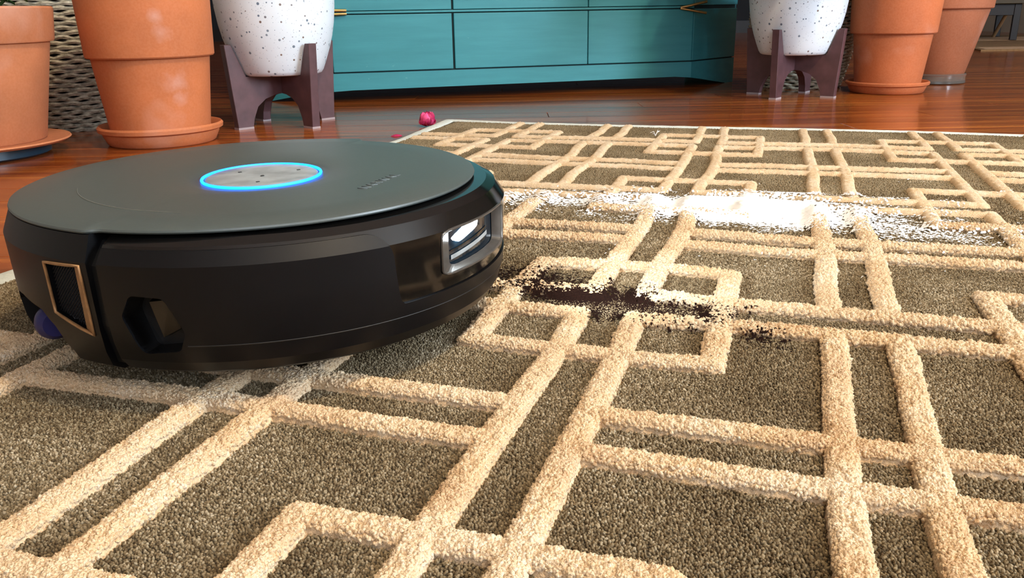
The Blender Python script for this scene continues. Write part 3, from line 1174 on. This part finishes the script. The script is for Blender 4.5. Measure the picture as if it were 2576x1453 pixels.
# violet wheel in the tail's wheel well
bm = bm_lathe([(0.0, -0.007), (0.008, -0.007), (0.0108, -0.004), (0.0116, 0.0), (0.0108, 0.004), (0.008, 0.007), (0.0, 0.007)], seg=40)
wh = obj('wheel', bm, M['wheel'], robot, 40)
wh.location = cyl(-136, 0.0350, 0.1605)
wh.rotation_euler = (PI / 2, 0, math.radians(-141))

# lid: wide flat disc standing a hair above the bumper
LX, LR = -0.0095, 0.1618


def lid_r(a):
    """edge radius of the lid: a disc set slightly back over the bumper, out to the shell over the tail"""
    t = math.radians(a)
    fr = LX * math.cos(t) + math.sqrt(LR ** 2 - (LX * math.sin(t)) ** 2)
    d = (a - A_FAR) % 360
    tail = 360 + A_NEAR - 1.6 - A_FAR
    k = 0.0
    if 0 < d < tail:
        k = min(1, d / 2.2, (tail - d) / 2.2)
    return fr + (0.1692 - fr) * k


bm = bmesh.new()
NL = 360
lid_prof = [(0.012, 0.1036), (0.003, 0.1038), (0.0005, 0.1046), (0.0, 0.1055), (0.0005, 0.1066), (0.0035, 0.1078), (0.030, 0.10855), (0.083, 0.1090)]
rings = []
for i in range(NL):
    a = 360 * i / NL
    R_ = lid_r(a)
    rings.append([bm.verts.new((( R_ - q) * math.cos(math.radians(a)), (R_ - q) * math.sin(math.radians(a)) * SY, z)) for q, z in lid_prof])
for A, B in zip(rings, rings[1:] + rings[:1]):
    for k in range(len(lid_prof) - 1):
        bm.faces.new((A[k], B[k], B[k + 1], A[k + 1]))
BX, BY = -0.0010, -0.0150
# dished middle that holds the button
inner = []
for q, z in ((0.0520, 0.1090), (0.0480, 0.1084), (0.0455, 0.1080)):
    inner.append([bm.verts.new((BX + q * math.cos(2 * PI * i / NL), BY + q * 1.12 * math.sin(2 * PI * i / NL), z)) for i in range(NL)])
prev_ = [r_[-1] for r_ in rings]
for ringv in inner:
    for i in range(NL):
        j = (i + 1) % NL
        bm.faces.new((prev_[i], prev_[j], ringv[j], ringv[i]))
    prev_ = ringv
bm.faces.new(prev_)
bm.faces.new([r_[0] for r_ in reversed(rings)])
lid = obj('lid', bm, M['lid'], robot, 30)
btn = obj('power_button', bm_lathe([(0.001, 0.1080), (0.0385, 0.1080), (0.0392, 0.1086), (0.0380, 0.1092), (0.0300, 0.1090), (0.001, 0.1088)], seg=96, sy=1.12), M['steel'], robot, 40)
btn.location = (BX, BY, 0)
bm = bm_tube([(0.0413 * math.cos(t), 0.0413 * 1.12 * math.sin(t), 0.1088) for t in np.linspace(0, 2 * PI, 120, endpoint=False)], 0.0011, 8, closed=True)
ring = obj('light_ring', bm, M['ring'], robot, 60)
ring.location = (BX, BY, 0)
for dx, dy in ((0.001, -0.004), (0.022, 0.018), (0.004, -0.026), (-0.020, 0.012)):
    o = obj('button_icon', bm_box(-0.0012, 0.0012, -0.0009, 0.0009, 0.10895, 0.10935, 0.0001), M['deep'], btn)
    o.location = (dx, dy, 0)
    o.rotation_euler = (0, 0, 0.7)
# raised lettering near the front edge
cu = bpy.data.curves.new('lid_lettering', 'FONT')
cu.body = 'NARWAL'
cu.size = 0.0105
cu.extrude = 0.0004
cu.space_character = 1.28
cu.align_x = 'LEFT'
cu.materials.append(M['text'])
tmp = bpy.data.objects.new('lettering_curve', cu)
COL.objects.link(tmp)
tme = bpy.data.meshes.new_from_object(tmp.evaluated_get(bpy.context.evaluated_depsgraph_get()))
bpy.data.objects.remove(tmp)
tx = bpy.data.objects.new('lid_lettering', tme)
COL.objects.link(tx)
tx.parent = robot
tx.location = (0.0835, -0.071, 0.1088)
tx.rotation_euler = (0, 0, math.atan2(0.046, 0.016))
# dust line scuffed into the lid
bm = bm_tube([(0.128 * math.cos(math.radians(a)) , 0.128 * math.sin(math.radians(a)) * SY, 0.1088)
              for a in np.linspace(203, 262, 40)], 0.00030, 5, taper=[0.3 + 0.7 * math.sin(PI * k / 39) for k in range(40)])
obj('lid_scuff', bm, plain('pale_scuff', '#77776f', 0.7), lid)

# ------------------------------------------------------------------ pots, planters, baskets
def pot(label, x, y, prof, rim, mat, soil_z, soil_r, z0=0.0, group=None):
    t = thing('terracotta_pot', label, 'plant pot', (x, y, z0), 0, group)
    obj('pot_body', bm_lathe(prof, seg=96), mat, t, 35)
    obj('rim', bm_lathe(rim, seg=96), mat, t, 35)
    s = bm_lathe([(0.0005, soil_z + 0.004), (soil_r * 0.5, soil_z + 0.003), (soil_r, soil_z)], seg=48)
    obj('soil', s, M['soil'], t, 60)
    return t


def saucer(label, x, y, rb, rt_s, h, mat, name='saucer'):
    prof = [(0.0005, 0.0), (rb, 0.0), (rb + 0.004, 0.003), (rb + (rt_s - rb) * 0.55, h * 0.5), (rb + (rt_s - rb) * 0.58, h * 0.62),
            (rt_s - 0.001, h * 0.72), (rt_s, h * 0.9), (rt_s - 0.003, h), (rt_s - 0.008, h * 0.94), (rb - 0.004, 0.009), (0.0005, 0.008)]
    o = obj(name, bm_lathe(prof, seg=96), mat, None, 40)
    o.location = (x, y, 0)
    tag(o, label, 'saucer')
    return o


# second pot from the left, largest in view
PB = (-0.672, 1.630)
saucer('terracotta saucer under the tall pot left of the white planter', *PB, 0.094, 0.114, 0.0365, M['terra'])
pot('tall terracotta pot with white mineral stains, behind the robot', *PB,
    [(0.0005, 0.0), (0.087, 0.0), (0.089, 0.002), (0.1045, 0.150), (0.1045, 0.156)],
    [(0.1042, 0.153), (0.1115, 0.1515), (0.1136, 0.154), (0.1185, 0.286), (0.1175, 0.290), (0.109, 0.290), (0.104, 0.20), (0.1035, 0.155)],
    M['terra'], 0.262, 0.1075, 0.0085)
# leftmost pot on a raised dish
PA = (-0.955, 1.490)
dish = thing('plant_caddy', 'wide terracotta dish on a dark blue base under the leftmost pot', 'plant stand', (*PA, 0))
obj('dish', bm_lathe([(0.0005, 0.019), (0.120, 0.019), (0.154, 0.022), (0.1600, 0.0260), (0.1585, 0.0285), (0.150, 0.0275), (0.128, 0.0255), (0.0005, 0.0255)], seg=110), M['terra_a'], dish, 40)
obj('base', bm_lathe([(0.0005, 0.0), (0.118, 0.0), (0.124, 0.004), (0.124, 0.0185), (0.0005, 0.0185)], seg=90), plain('dark_blue_base', '#12303f', 0.35), dish, 40)
pA = pot('terracotta pot at the far left edge of the view', *PA,
         [(0.0005, 0.0), (0.118, 0.0), (0.121, 0.003), (0.1525, 0.165), (0.1530, 0.172)],
         [(0.1525, 0.169), (0.1590, 0.1675), (0.1610, 0.171), (0.1670, 0.222), (0.1650, 0.2255), (0.154, 0.2255), (0.150, 0.20), (0.1515, 0.170)],
         M['terra_a'], 0.212, 0.152, 0.0257)
for k in range(16):
    a = random.uniform(0, 2 * PI)
    r0 = random.uniform(0.02, 0.11)
    L = random.uniform(0.05, 0.11)
    h = random.uniform(0.015, 0.05)
    bm = bmesh.new()
    prev = None
    for q in range(6):
        t = q / 5
        c = Vector((math.cos(a) * (r0 + L * t), math.sin(a) * (r0 + L * t), 0.212 + h * math.sin(t * PI * 0.8) + 0.005))
        w = 0.018 * math.sin(PI * (0.08 + 0.92 * t)) * (0.7 + 0.3 * (1 - t)) + 0.0006
        n = Vector((-math.sin(a), math.cos(a), 0))
        cur = [bm.verts.new(c - n * w + Vector((0, 0, 0.004))), bm.verts.new(c), bm.verts.new(c + n * w + Vector((0, 0, 0.004)))]
        if prev:
            for i in (0, 1):
                bm.faces.new((prev[i], prev[i + 1], cur[i + 1], cur[i]))
        prev = cur
    obj('leaf', bm, M['leaf'], pA, 60)

# right-hand terracotta pots
PR = (1.039, 2.345)
saucer('terracotta saucer under the pot right of the right-hand white planter', *PR, 0.090, 0.1075, 0.031, M['terra_r'])
pot('bright orange terracotta pot in a terracotta saucer, right side', *PR,
    [(0.0005, 0.0), (0.081, 0.0), (0.083, 0.002), (0.0990, 0.142), (0.0990, 0.150)],
    [(0.0988, 0.147), (0.1065, 0.1465), (0.1085, 0.149), (0.1150, 0.264), (0.1140, 0.268), (0.106, 0.268), (0.100, 0.19), (0.098, 0.149)],
    M['terra_r'], 0.245, 0.104, 0.0085)
PD = (1.290, 2.600)
cs = saucer('clear plastic saucer under the rearmost terracotta pot', *PD, 0.086, 0.0900, 0.030, M['plastic'], 'plastic_saucer')
pot('dull brown terracotta pot at the far right, in a clear plastic saucer', *PD,
    [(0.0005, 0.0), (0.077, 0.0), (0.079, 0.002), (0.1260, 0.198), (0.1265, 0.208)],
    [(0.1260, 0.205), (0.1330, 0.2045), (0.1350, 0.207), (0.1390, 0.270), (0.1375, 0.274), (0.128, 0.274), (0.126, 0.23), (0.1255, 0.207)],
    M['terra_d'], 0.252, 0.127, 0.0085)


def basket(label, x, y, rbot, rmid, rtop, h, rows=30):
    t = thing('woven_basket', label, 'basket', (x, y, 0))

    def R(z):
        u = z / h
        return rbot + (rmid - rbot) * math.sin(min(1, u * 1.9) * PI / 2) + (rtop - rmid) * max(0, u - 0.5) * 2
    obj('lining', bm_lathe([(0.0005, 0.003)] + [(R(h * k / 12) - 0.006, 0.003 + h * k / 12 * 0.98) for k in range(13)], seg=64), M['basket_in'], t, 60)
    NS = 44
    for k in range(rows):
        z = 0.004 + (h - 0.008) * k / (rows - 1)
        bm = bmesh.new()
        pts = []
        for i in range(NS * 4):
            a = 2 * PI * i / (NS * 4)
            w = math.cos(NS / 2 * a * 2 / 2 + PI * (k % 2))
            r = R(z) + 0.0038 * w - 0.001
            pts.append((r * math.cos(a), r * math.sin(a), z + 0.0010 * math.sin(a * 17 + k * 1.7) + 0.0012 * w))
        bm_tube(pts, 0.0044, 5, bm, closed=True)
        obj('strand', bm, M['weave'], t, 70)
    return t


basket('grey woven basket between the two left terracotta pots', -0.965, 1.905, 0.118, 0.150, 0.150, 0.30, 32)
basket('grey woven basket behind the right-hand white planter stand', 0.865, 2.565, 0.118, 0.145, 0.145, 0.26, 28)


def planter(label_p, label_s, x, y, rot, swap):
    st = thing('planter_stand', label_s, 'plant stand', (x, y, 0), rot)
    right = [(0.119, 0.0), (0.085, 0.0), (0.081, 0.022), (0.070, 0.045), (0.050, 0.060), (0.026, 0.067), (0.0, 0.069)]
    left_b = [(-d, z) for d, z in reversed(right[:-1])]
    slot = [(-0.131, 0.173), (-0.116, 0.173), (-0.1005, 0.135), (-0.0905, 0.107), (0.0905, 0.107), (0.1005, 0.135), (0.116, 0.173), (0.131, 0.173)]
    poly = right + left_b + slot
    for k, nm in enumerate(('cross_board', 'cross_board')):
        bm = bm_prism(poly, 0.0185)
        bmesh.ops.bevel(bm, geom=bm.edges[:], offset=0.0008, segments=1, affect='EDGES')
        b = obj(nm, bm, M['standwood'], st)
        b.rotation_euler = (0, 0, PI / 4 + k * PI / 2)
        for s in (-1, 1):
            f = obj('foot_pad', bm_box(s * 0.102 - 0.0176, s * 0.102 + 0.0176, -0.0098, 0.0098, -0.0002, 0.0042), M['chrome_pad'], b)
    body = [(0.0005, 0.1078), (0.080, 0.1078), (0.0855, 0.1100), (0.0900, 0.1165), (0.0975, 0.1350), (0.1065, 0.1600), (0.1140, 0.1850), (0.1195, 0.2120),
            (0.1235, 0.245), (0.1265, 0.30), (0.1270, 0.335), (0.1255, 0.338), (0.120, 0.336), (0.118, 0.30), (0.110, 0.22), (0.0005, 0.21)]
    p = thing('white_planter', label_p, 'planter', (x, y, 0), rot)
    obj('planter_body', bm_lathe(body, seg=110), M['glaze'], p, 45)
    obj('soil', bm_lathe([(0.0005, 0.312), (0.118, 0.308)], seg=48), M['soil'], p, 60)


M['chrome_pad'] = plain('pale_felt_pad', '#9d8f8f', 0.8)
planter('white speckled planter left of the teal cabinet', 'dark wooden cross stand under the left white planter', -0.492, 1.867, 0.0, 0)
planter('white speckled planter right of the teal cabinet', 'dark wooden cross stand under the right white planter', 0.757, 2.289, 0.10, 1)

# leafy crown added above the view to shade the cabinet's right end
leaf_me = bpy.data.meshes.new('leaf')
bm = bmesh.new()
prev = None
for q in range(7):
    t_ = q / 6
    w_ = 0.028 * math.sin(PI * (0.06 + 0.92 * t_)) ** 0.8 + 0.0008
    c_ = Vector((0.13 * t_, 0, 0.03 * math.sin(t_ * PI * 0.9) - 0.03 * t_ * t_))
    cur = [bm.verts.new(c_ + Vector((0, -w_, 0.006))), bm.verts.new(c_), bm.verts.new(c_ + Vector((0, w_, 0.006)))]
    if prev:
        for i in (0, 1):
            bm.faces.new((prev[i], prev[i + 1], cur[i + 1], cur[i]))
    prev = cur
bm.to_mesh(leaf_me)
bm.free()
leaf_me.materials.append(M['leaf'])
smooth_mesh(leaf_me)


def crown(label, x, y, z0, r, h, n, seed, zmin):
    rr_ = random.Random(seed)
    t = thing('added_shade_plant', label, 'plant', (x, y, z0))
    for k in range(5):
        a = 2 * PI * k / 5 + rr_.random()
        bm = bm_tube([(0.02 * math.cos(a), 0.02 * math.sin(a), -0.005), (r * 0.3 * math.cos(a), r * 0.3 * math.sin(a), h * 0.5), (r * 0.55 * math.cos(a), r * 0.55 * math.sin(a), h * 0.95)], 0.005, 6)
        obj('stem', bm, M['leaf'], t, 60)
    for k in range(n):
        a = rr_.uniform(0, 2 * PI)
        z = h * (zmin + (1 - zmin) * rr_.random())
        q = (r - 0.09) * math.sqrt(rr_.random()) * math.sin(PI * min(0.95, 0.38 + 0.57 * z / h))
        l = bpy.data.objects.new('leaf', leaf_me)
        COL.objects.link(l)
        l.parent = t
        l.location = (q * math.cos(a), q * math.sin(a), z)
        l.rotation_euler = (rr_.uniform(-0.4, 0.4), rr_.uniform(-0.5, 0.5), a + rr_.uniform(-0.8, 0.8))
        sc_ = rr_.uniform(0.8, 1.35)
        l.scale = (sc_, sc_, sc_)


crown('unseen green plant added in the right white planter to shade the cabinet', 0.757, 2.289, 0.312, 0.28, 0.55, 480, 3, 0.03)

# ------------------------------------------------------------------ teal cabinet
cab = thing('sideboard', 'low teal painted sideboard with gold handles behind the robot', 'cabinet', (-0.470, 2.300, 0), math.atan(0.26))
W, CH, CD, H_ = 1.047, 0.215, 0.135, 0.72
plan = [(0.0, 0.0), (W, 0.0), (W + CH, CD), (W + CH, 0.44), (-CH, 0.44), (-CH, CD)]


def slab(name, z0, z1, grow, mat, inset=0.0):
    g = grow
    pl = [(-g * 0.4, -g), (W + g * 0.4, -g), (W + CH + g, CD - g * 0.6), (W + CH + g, 0.44), (-CH - g, 0.44), (-CH - g, CD - g * 0.6)]
    bm = bmesh.new()
    A = [bm.verts.new((x, y, z0)) for x, y in pl]
    B = [bm.verts.new((x, y, z1)) for x, y in pl]
    bm.faces.new(A)
    bm.faces.new(list(reversed(B)))
    for i in range(6):
        j = (i + 1) % 6
        bm.faces.new((A[i], B[i], B[j], A[j]))
    return obj(name, bm, mat, cab)


slab('carcass', 0.036, H_, -0.004, M['teal_dark'])
slab('top', H_, H_ + 0.022, 0.012, M['teal'])
# apron with bracket feet: straight along the front, dropping to the floor on the slanted corners
bm = bmesh.new()
fr = [(-CH, CD, 0.0), (-CH * 0.82, CD * 0.82, 0.0), (-CH * 0.55, CD * 0.55, 0.012), (-0.05, CD * 0.05 / CH, 0.024), (0.0, 0.0, 0.029), (0.05, 0.0, 0.031), (W - 0.05, 0.0, 0.034),
      (W, 0.0, 0.030), (W + 0.05, CD * 0.05 / CH, 0.022), (W + CH * 0.55, CD * 0.55, 0.010), (W + CH * 0.82, CD * 0.82, 0.0), (W + CH, CD, 0.0)]
off = 0.004
rows_ = []
for x, y, z in fr:
    rows_.append([bm.verts.new((x, y - off, z)), bm.verts.new((x, y - off, 0.0755)), bm.verts.new((x, y + 0.014, 0.0755)), bm.verts.new((x, y + 0.014, z))])
for A, B in zip(rows_, rows_[1:]):
    for k in range(4):
        bm.faces.new((A[k], A[(k + 1) % 4], B[(k + 1) % 4], B[k]))
bm.faces.new(rows_[0])
bm.faces.new(list(reversed(rows_[-1])))
obj('apron', bm, M['teal'], cab)
for s in (0, 1):
    xs_ = (-CH, -CH + 0.016) if s == 0 else (W + CH - 0.016, W + CH)
    obj('side_foot', bm_box(xs_[0], xs_[1], CD + 0.005, 0.44, 0.0, 0.0755, 0.001), M['teal'], cab)
    obj('side_panel', bm_box(xs_[0] - (0.003 if s == 0 else -0.003), xs_[1], CD + 0.007, 0.438, 0.081, H_ - 0.004, 0.002) if s == 0 else
        bm_box(xs_[0], xs_[1] + 0.003, CD + 0.007, 0.438, 0.081, H_ - 0.004, 0.002), M['teal'], cab)
GX = (0.002, 0.331, 0.721, W - 0.001)
GZ = [(0.0790, 0.2245), (0.2345, 0.4050), (0.4085, 0.5500), (0.5535, H_ - 0.004)]
for ri, (z0, z1) in enumerate(GZ):
    for ci in range(3):
        g0 = 0.0028 if ci == 1 else 0.0012
        g1 = 0.0012 if ci == 1 else (0.0028 if ci == 0 else 0.0)
        f = obj('drawer_front', bm_box(GX[ci] + g0, GX[ci + 1] - g1, -0.004, 0.014, z0, z1, 0.0016), M['teal'], cab)
    # slanted corner panels of the same row
    for s in (0, 1):
        L = math.hypot(CH, CD)
        cpn = obj('corner_panel', bm_box(0.001, L - 0.002, -0.004, 0.012, z0, z1, 0.0016), M['teal'], cab)
        if s:
            cpn.location = (W, 0, 0)
            cpn.rotation_euler = (0, 0, math.atan2(CD, CH))
        else:
            cpn.location = (-CH, CD, 0)
            cpn.rotation_euler = (0, 0, -math.atan2(CD, CH))
obj('rail', bm_box(0.0, W, -0.0055, 0.010, 0.2272, 0.2330, 0.0012), M['teal'], cab)
# gold forked handles at both corners
for s in (0, 1):
    for zz_, dz in ((0.2285, 0.016), (0.2265, -0.014)):
        if s:
            pts = [(W - 0.045, -0.008, zz_), (W - 0.02, -0.014, zz_ + dz * 0.3), (W + 0.032, -0.020, zz_ + dz)]
        else:
            pts = [(0.047, -0.008, zz_ + 0.004 + dz * 0.22), (0.020, -0.014, zz_ + 0.004 + dz * 0.25), (-0.032, -0.020, zz_ + 0.004 + dz * 0.3)]
        obj('handle', bm_tube(pts, 0.0036, 8), M['gold'], cab, 50)

# ------------------------------------------------------------------ far right corner of the room
bx = thing('bench', 'low dark wooden bench on the tan rug in the far right corner', 'bench', (2.85, 5.52, 0.008), math.atan2(-0.19, 0.5) + PI)
bx.rotation_euler = (0, 0, math.atan2(0.533, 0.2) - PI / 2)
obj('bench_top', bm_box(-0.34, 0.34, -0.33, 0.33, 0.205, 0.235, 0.003), M['benchtop'], bx)
for y_ in (-0.285, 0.285):
    obj('bench_rail', bm_box(-0.27, 0.27, y_ - 0.012, y_ + 0.012, 0.140, 0.205, 0.002), M['benchwood'], bx)
for x_ in (-0.27, 0.27):
    obj('bench_rail', bm_box(x_ - 0.012, x_ + 0.012, -0.285, 0.285, 0.140, 0.205, 0.002), M['benchwood'], bx)
    for y_ in (-0.285, 0.285):
        obj('leg', bm_box(x_ - 0.018, x_ + 0.018, y_ - 0.018, y_ + 0.018, 0.0, 0.205, 0.002), M['benchwood'], bx)
br = obj('brace', bm_tube([(0.235, 0.16, 0.006), (0.262, -0.02, 0.150)], 0.011, 8), M['tanwood'], bx, 50)
br['label'] = 'light tan slanted brace'
tr = thing('tan_rug', 'tan rug with a pale border under the bench, far right', 'rug', (0, 0, 0))
q = [(2.30, 4.20), (3.72, 4.20), (3.72, 5.95), (2.75, 5.95)]


def quad_slab(pts, z0, z1):
    bm = bmesh.new()
    A = [bm.verts.new((x, y, z0)) for x, y in pts]
    B = [bm.verts.new((x, y, z1)) for x, y in pts]
    bm.faces.new(A)
    bm.faces.new(list(reversed(B)))
    for i in range(4):
        j = (i + 1) % 4
        bm.faces.new((A[i], B[i], B[j], A[j]))
    return bm


obj('rug_field', quad_slab(q, 0.0, 0.007), M['tanrug'], tr)
obj('rug_border', quad_slab([(2.58, 5.15), (3.715, 5.15), (3.715, 5.62), (2.69, 5.62)], 0.0071, 0.0079), M['tanrug2'], tr)
obj('rug_border', quad_slab([(2.34, 4.24), (3.70, 4.24), (3.70, 4.42), (2.39, 4.42)], 0.0071, 0.0079), M['tanrug2'], tr)

# ------------------------------------------------------------------ dried pink flower at the rug's edge
FS = 1.75
fl = thing('dried_flower', 'crumpled pink dried flower head beside the far left rug corner', 'flower', (-0.173, 1.783, 0.024))
fl.scale = (FS, FS, FS)


def petal(name, a, tilt, r, mat, seed):
    rr_ = random.Random(seed)
    bm = bmesh.new()
    N = 6
    g = []
    for i in range(N + 1):
        row_ = []
        for j in range(N + 1):
            u, v = i / N, j / N - 0.5
            w = math.sin(PI * min(1, 0.15 + 0.8 * u)) * r * 1.15
            th = tilt * u
            x_ = r * 1.25 * math.sin(th) / max(tilt, 0.1)
            z_ = r * 1.25 * (1 - math.cos(th)) / max(tilt, 0.1) - r * 0.7
            y_ = v * w * (1.1 - 0.25 * u)
            cr = rr_.uniform(-0.0011, 0.0011)
            x_ += -3.2 * v * v * r * u * 0.5 + cr
            row_.append(bm.verts.new((x_ * math.cos(a) - y_ * math.sin(a), x_ * math.sin(a) + y_ * math.cos(a), z_ + cr)))
        g.append(row_)
    for i in range(N):
        for j in range(N):
            bm.faces.new((g[i][j], g[i][j + 1], g[i + 1][j + 1], g[i + 1][j]))
    o = obj(name, bm, mat, fl, 60)
    return o


for k in range(7):
    petal('petal', k * 2 * PI / 7, 2.45, 0.0170, M['petal'] if k % 3 else M['petal2'], k)
for k in range(5):
    petal('petal', k * 2 * PI / 5 + 0.4, 2.7, 0.0125, M['petal2'] if k % 2 else M['petal'], 20 + k)
petal('petal', 0.2, 2.6, 0.008, M['petal2'], 40)
pt = obj('fallen_petal', bm_lathe([(0.0005, 0.004), (0.006, 0.003), (0.011, 0.0012), (0.012, 0.0004), (0.0005, 0.0002)], seg=16, sy=0.6), M['petal2'], None, 60)
pt.location = (-0.222, 1.650, 0.0)
pt.rotation_euler = (0, 0, 0.5)
tag(pt, 'fallen deep pink petal at the rug edge just behind the robot', 'petal')

# ------------------------------------------------------------------ spills on the rug
def spill(name, label, cat, x0, x1, y0, y1, res, dens, amp, mat, seed, sc, flat=1.0, lift=0.0016):
    """grainy layer: a noisy height field that surfaces above the pile where the spill is dense"""
    xs = np.arange(x0, x1, res)
    ys = np.arange(y0, y1, res)
    x, y = np.meshgrid(xs, ys)
    D = dens(x, y)
    i = np.clip(((y - HMAP_Y0) / HRES).astype(int), 0, HMAP.shape[0] - 1)
    j = np.clip(((x - HMAP_X0) / HRES).astype(int), 0, HMAP.shape[1] - 1)
    Hs = HSM[i, j]
    D = np.where(HMAP[i, j] > ZB + 0.003, D * flat, D)
    g = 0.78 * rng.random(x.shape) + 0.22 * vnoise(x, y, sc, seed) + 0.26 * (vnoise(x, y, sc * 5, seed + 1) - 0.5)
    e_ = D - g
    z = Hs + amp * e_
    z = np.where(e_ > 0, Hs + lift + amp * np.minimum(e_, 0.9), Hs + lift * 0.92)
    k = (e_ > 0)
    kq = k[:-1, :-1].astype(int) + k[1:, :-1] + k[:-1, 1:] + k[1:, 1:]
    z = np.where(np.abs(z - Hs) > 0.02, Hs, z)
    zr = np.stack([z[:-1, :-1], z[1:, :-1], z[:-1, 1:], z[1:, 1:]])
    kq = np.where(zr.max(0) - zr.min(0) < 0.0030, kq, 0)
    x = x + rng.uniform(-0.38, 0.38, x.shape) * res
    y = y + rng.uniform(-0.38, 0.38, x.shape) * res
    me = grid_mesh(name, np.stack([x, y, z], -1), len(xs), len(ys), keep=(kq >= 2))
    o = obj(name, me, mat)
    tag(o, label, cat, kind='stuff')
    return o


def seg_d(x, y, pts):
    """distance to a polyline and the position along it (0..1)"""
    best = np.full(x.shape, 9.0)
    tt = np.zeros(x.shape)
    n = len(pts) - 1
    for k in range(n):
        ax, ay = pts[k]
        bx_, by_ = pts[k + 1]
        L2 = (bx_ - ax) ** 2 + (by_ - ay) ** 2
        t = np.clip(((x - ax) * (bx_ - ax) + (y - ay) * (by_ - ay)) / L2, 0, 1)
        d = np.hypot(x - ax - t * (bx_ - ax), y - ay - t * (by_ - ay))
        m = d < best
        best = np.where(m, d, best)
        tt = np.where(m, (k + t) / n, tt)
    return best, tt


HSM = HMAP.copy()
for ax in (0, 1):
    HSM = np.maximum(HSM, np.maximum(np.roll(HSM, 1, ax), np.roll(HSM, -1, ax)))
for _ in range(7):
    HSM = (HSM * 2 + np.roll(HSM, 1, 0) + np.roll(HSM, -1, 0) + np.roll(HSM, 1, 1) + np.roll(HSM, -1, 1)) / 6
HSM = np.maximum(HSM, HMAP)


def flour_d(x, y):
    core = 0.78 * np.exp(-(((x - 0.262 - 0.3 * (0.955 - y)) / 0.085) ** 2 + ((y - 0.940) / 0.066) ** 2))
    core += 0.40 * np.exp(-(((x - 0.29 - 0.9 * (0.955 - y)) / 0.16) ** 2 + ((y - 0.92) / 0.095) ** 2))
    d, t = seg_d(x, y, [(-0.06, 1.035), (0.10, 1.005), (0.24, 0.955)])
    a = (0.46 + 0.1 * t) * np.exp(-(d / 0.030) ** 2)
    d, t = seg_d(x, y, [(0.27, 0.93), (0.37, 0.855), (0.47, 0.79), (0.58, 0.72)])
    b = (0.40 - 0.08 * t) * np.exp(-(d / (0.058 - 0.010 * t)) ** 2)
    d, t = seg_d(x, y, [(0.02, 0.97), (0.14, 0.93), (0.26, 0.93)])
    c = 0.24 * np.exp(-(d / 0.045) ** 2)
    d, t = seg_d(x, y, [(0.33, 1.00), (0.45, 0.985)])
    f = 0.55 * np.exp(-(d / 0.010) ** 2)
    return 0.92 * core + 0.70 * a + 0.62 * b + 0.8 * c + 0.8 * f + 0.01


def coffee_d(x, y):
    d, t = seg_d(x, y, [(-0.03, 0.685), (0.035, 0.655), (0.075, 0.628), (0.105, 0.606), (0.148, 0.581)])
    a = (0.48 + 0.26 * np.sin(PI * t)) * np.exp(-(d / 0.023) ** 2)
    d, t = seg_d(x, y, [(-0.02, 0.715), (0.045, 0.690)])
    b = 0.36 * np.exp(-(d / 0.026) ** 2)
    c = 0.70 * np.exp(-(((x - 0.082) / 0.034) ** 2 + ((y - 0.622) / 0.040) ** 2))
    d, t = seg_d(x, y, [(0.165, 0.580), (0.175, 0.540)])
    g = 0.17 * np.exp(-(d / 0.022) ** 2)
    d, t = seg_d(x, y, [(-0.03, 0.70), (0.08, 0.63), (0.17, 0.57)])
    hal = 0.14 * np.exp(-(d / 0.05) ** 2)
    return np.maximum(np.maximum(a, b), np.maximum(c, g)) + hal


spill('flour_spill', 'spilled white flour dusted across the rug right of the robot', 'flour', -0.06, 0.66, 0.64, 1.10, 0.0013, flour_d, 0.0012, M['flour'], 31, 0.006)
spill('coffee_grounds', 'dark spilled coffee grounds on the rug in front of the robot', 'coffee grounds', -0.06, 0.22, 0.46, 0.78, 0.0008, coffee_d, 0.0008, M['coffee'], 41, 0.005, 0.92, 0.0014)

# a wisp of white lint standing on the rug
lp = uv2w([(-0.95, 6.82)])[0]
bm = bmesh.new()
for k in range(7):
    a = random.uniform(0, 2 * PI)
    L = random.uniform(0.005, 0.013)
    bm_tube([(0, 0, 0.0), (L * 0.35 * math.cos(a), L * 0.35 * math.sin(a), L * 0.7), (L * 0.9 * math.cos(a + 0.6), L * 0.9 * math.sin(a + 0.6), L * random.uniform(0.5, 1.1))], 0.0007, 5, bm, taper=[1, 0.9, 0.4])
lint = obj('lint_wisp', bm, M['lint'], None, 60)
lint.location = (lp[0], lp[1], 0.0155)
tag(lint, 'white wisp of lint standing on the far part of the rug', 'lint')
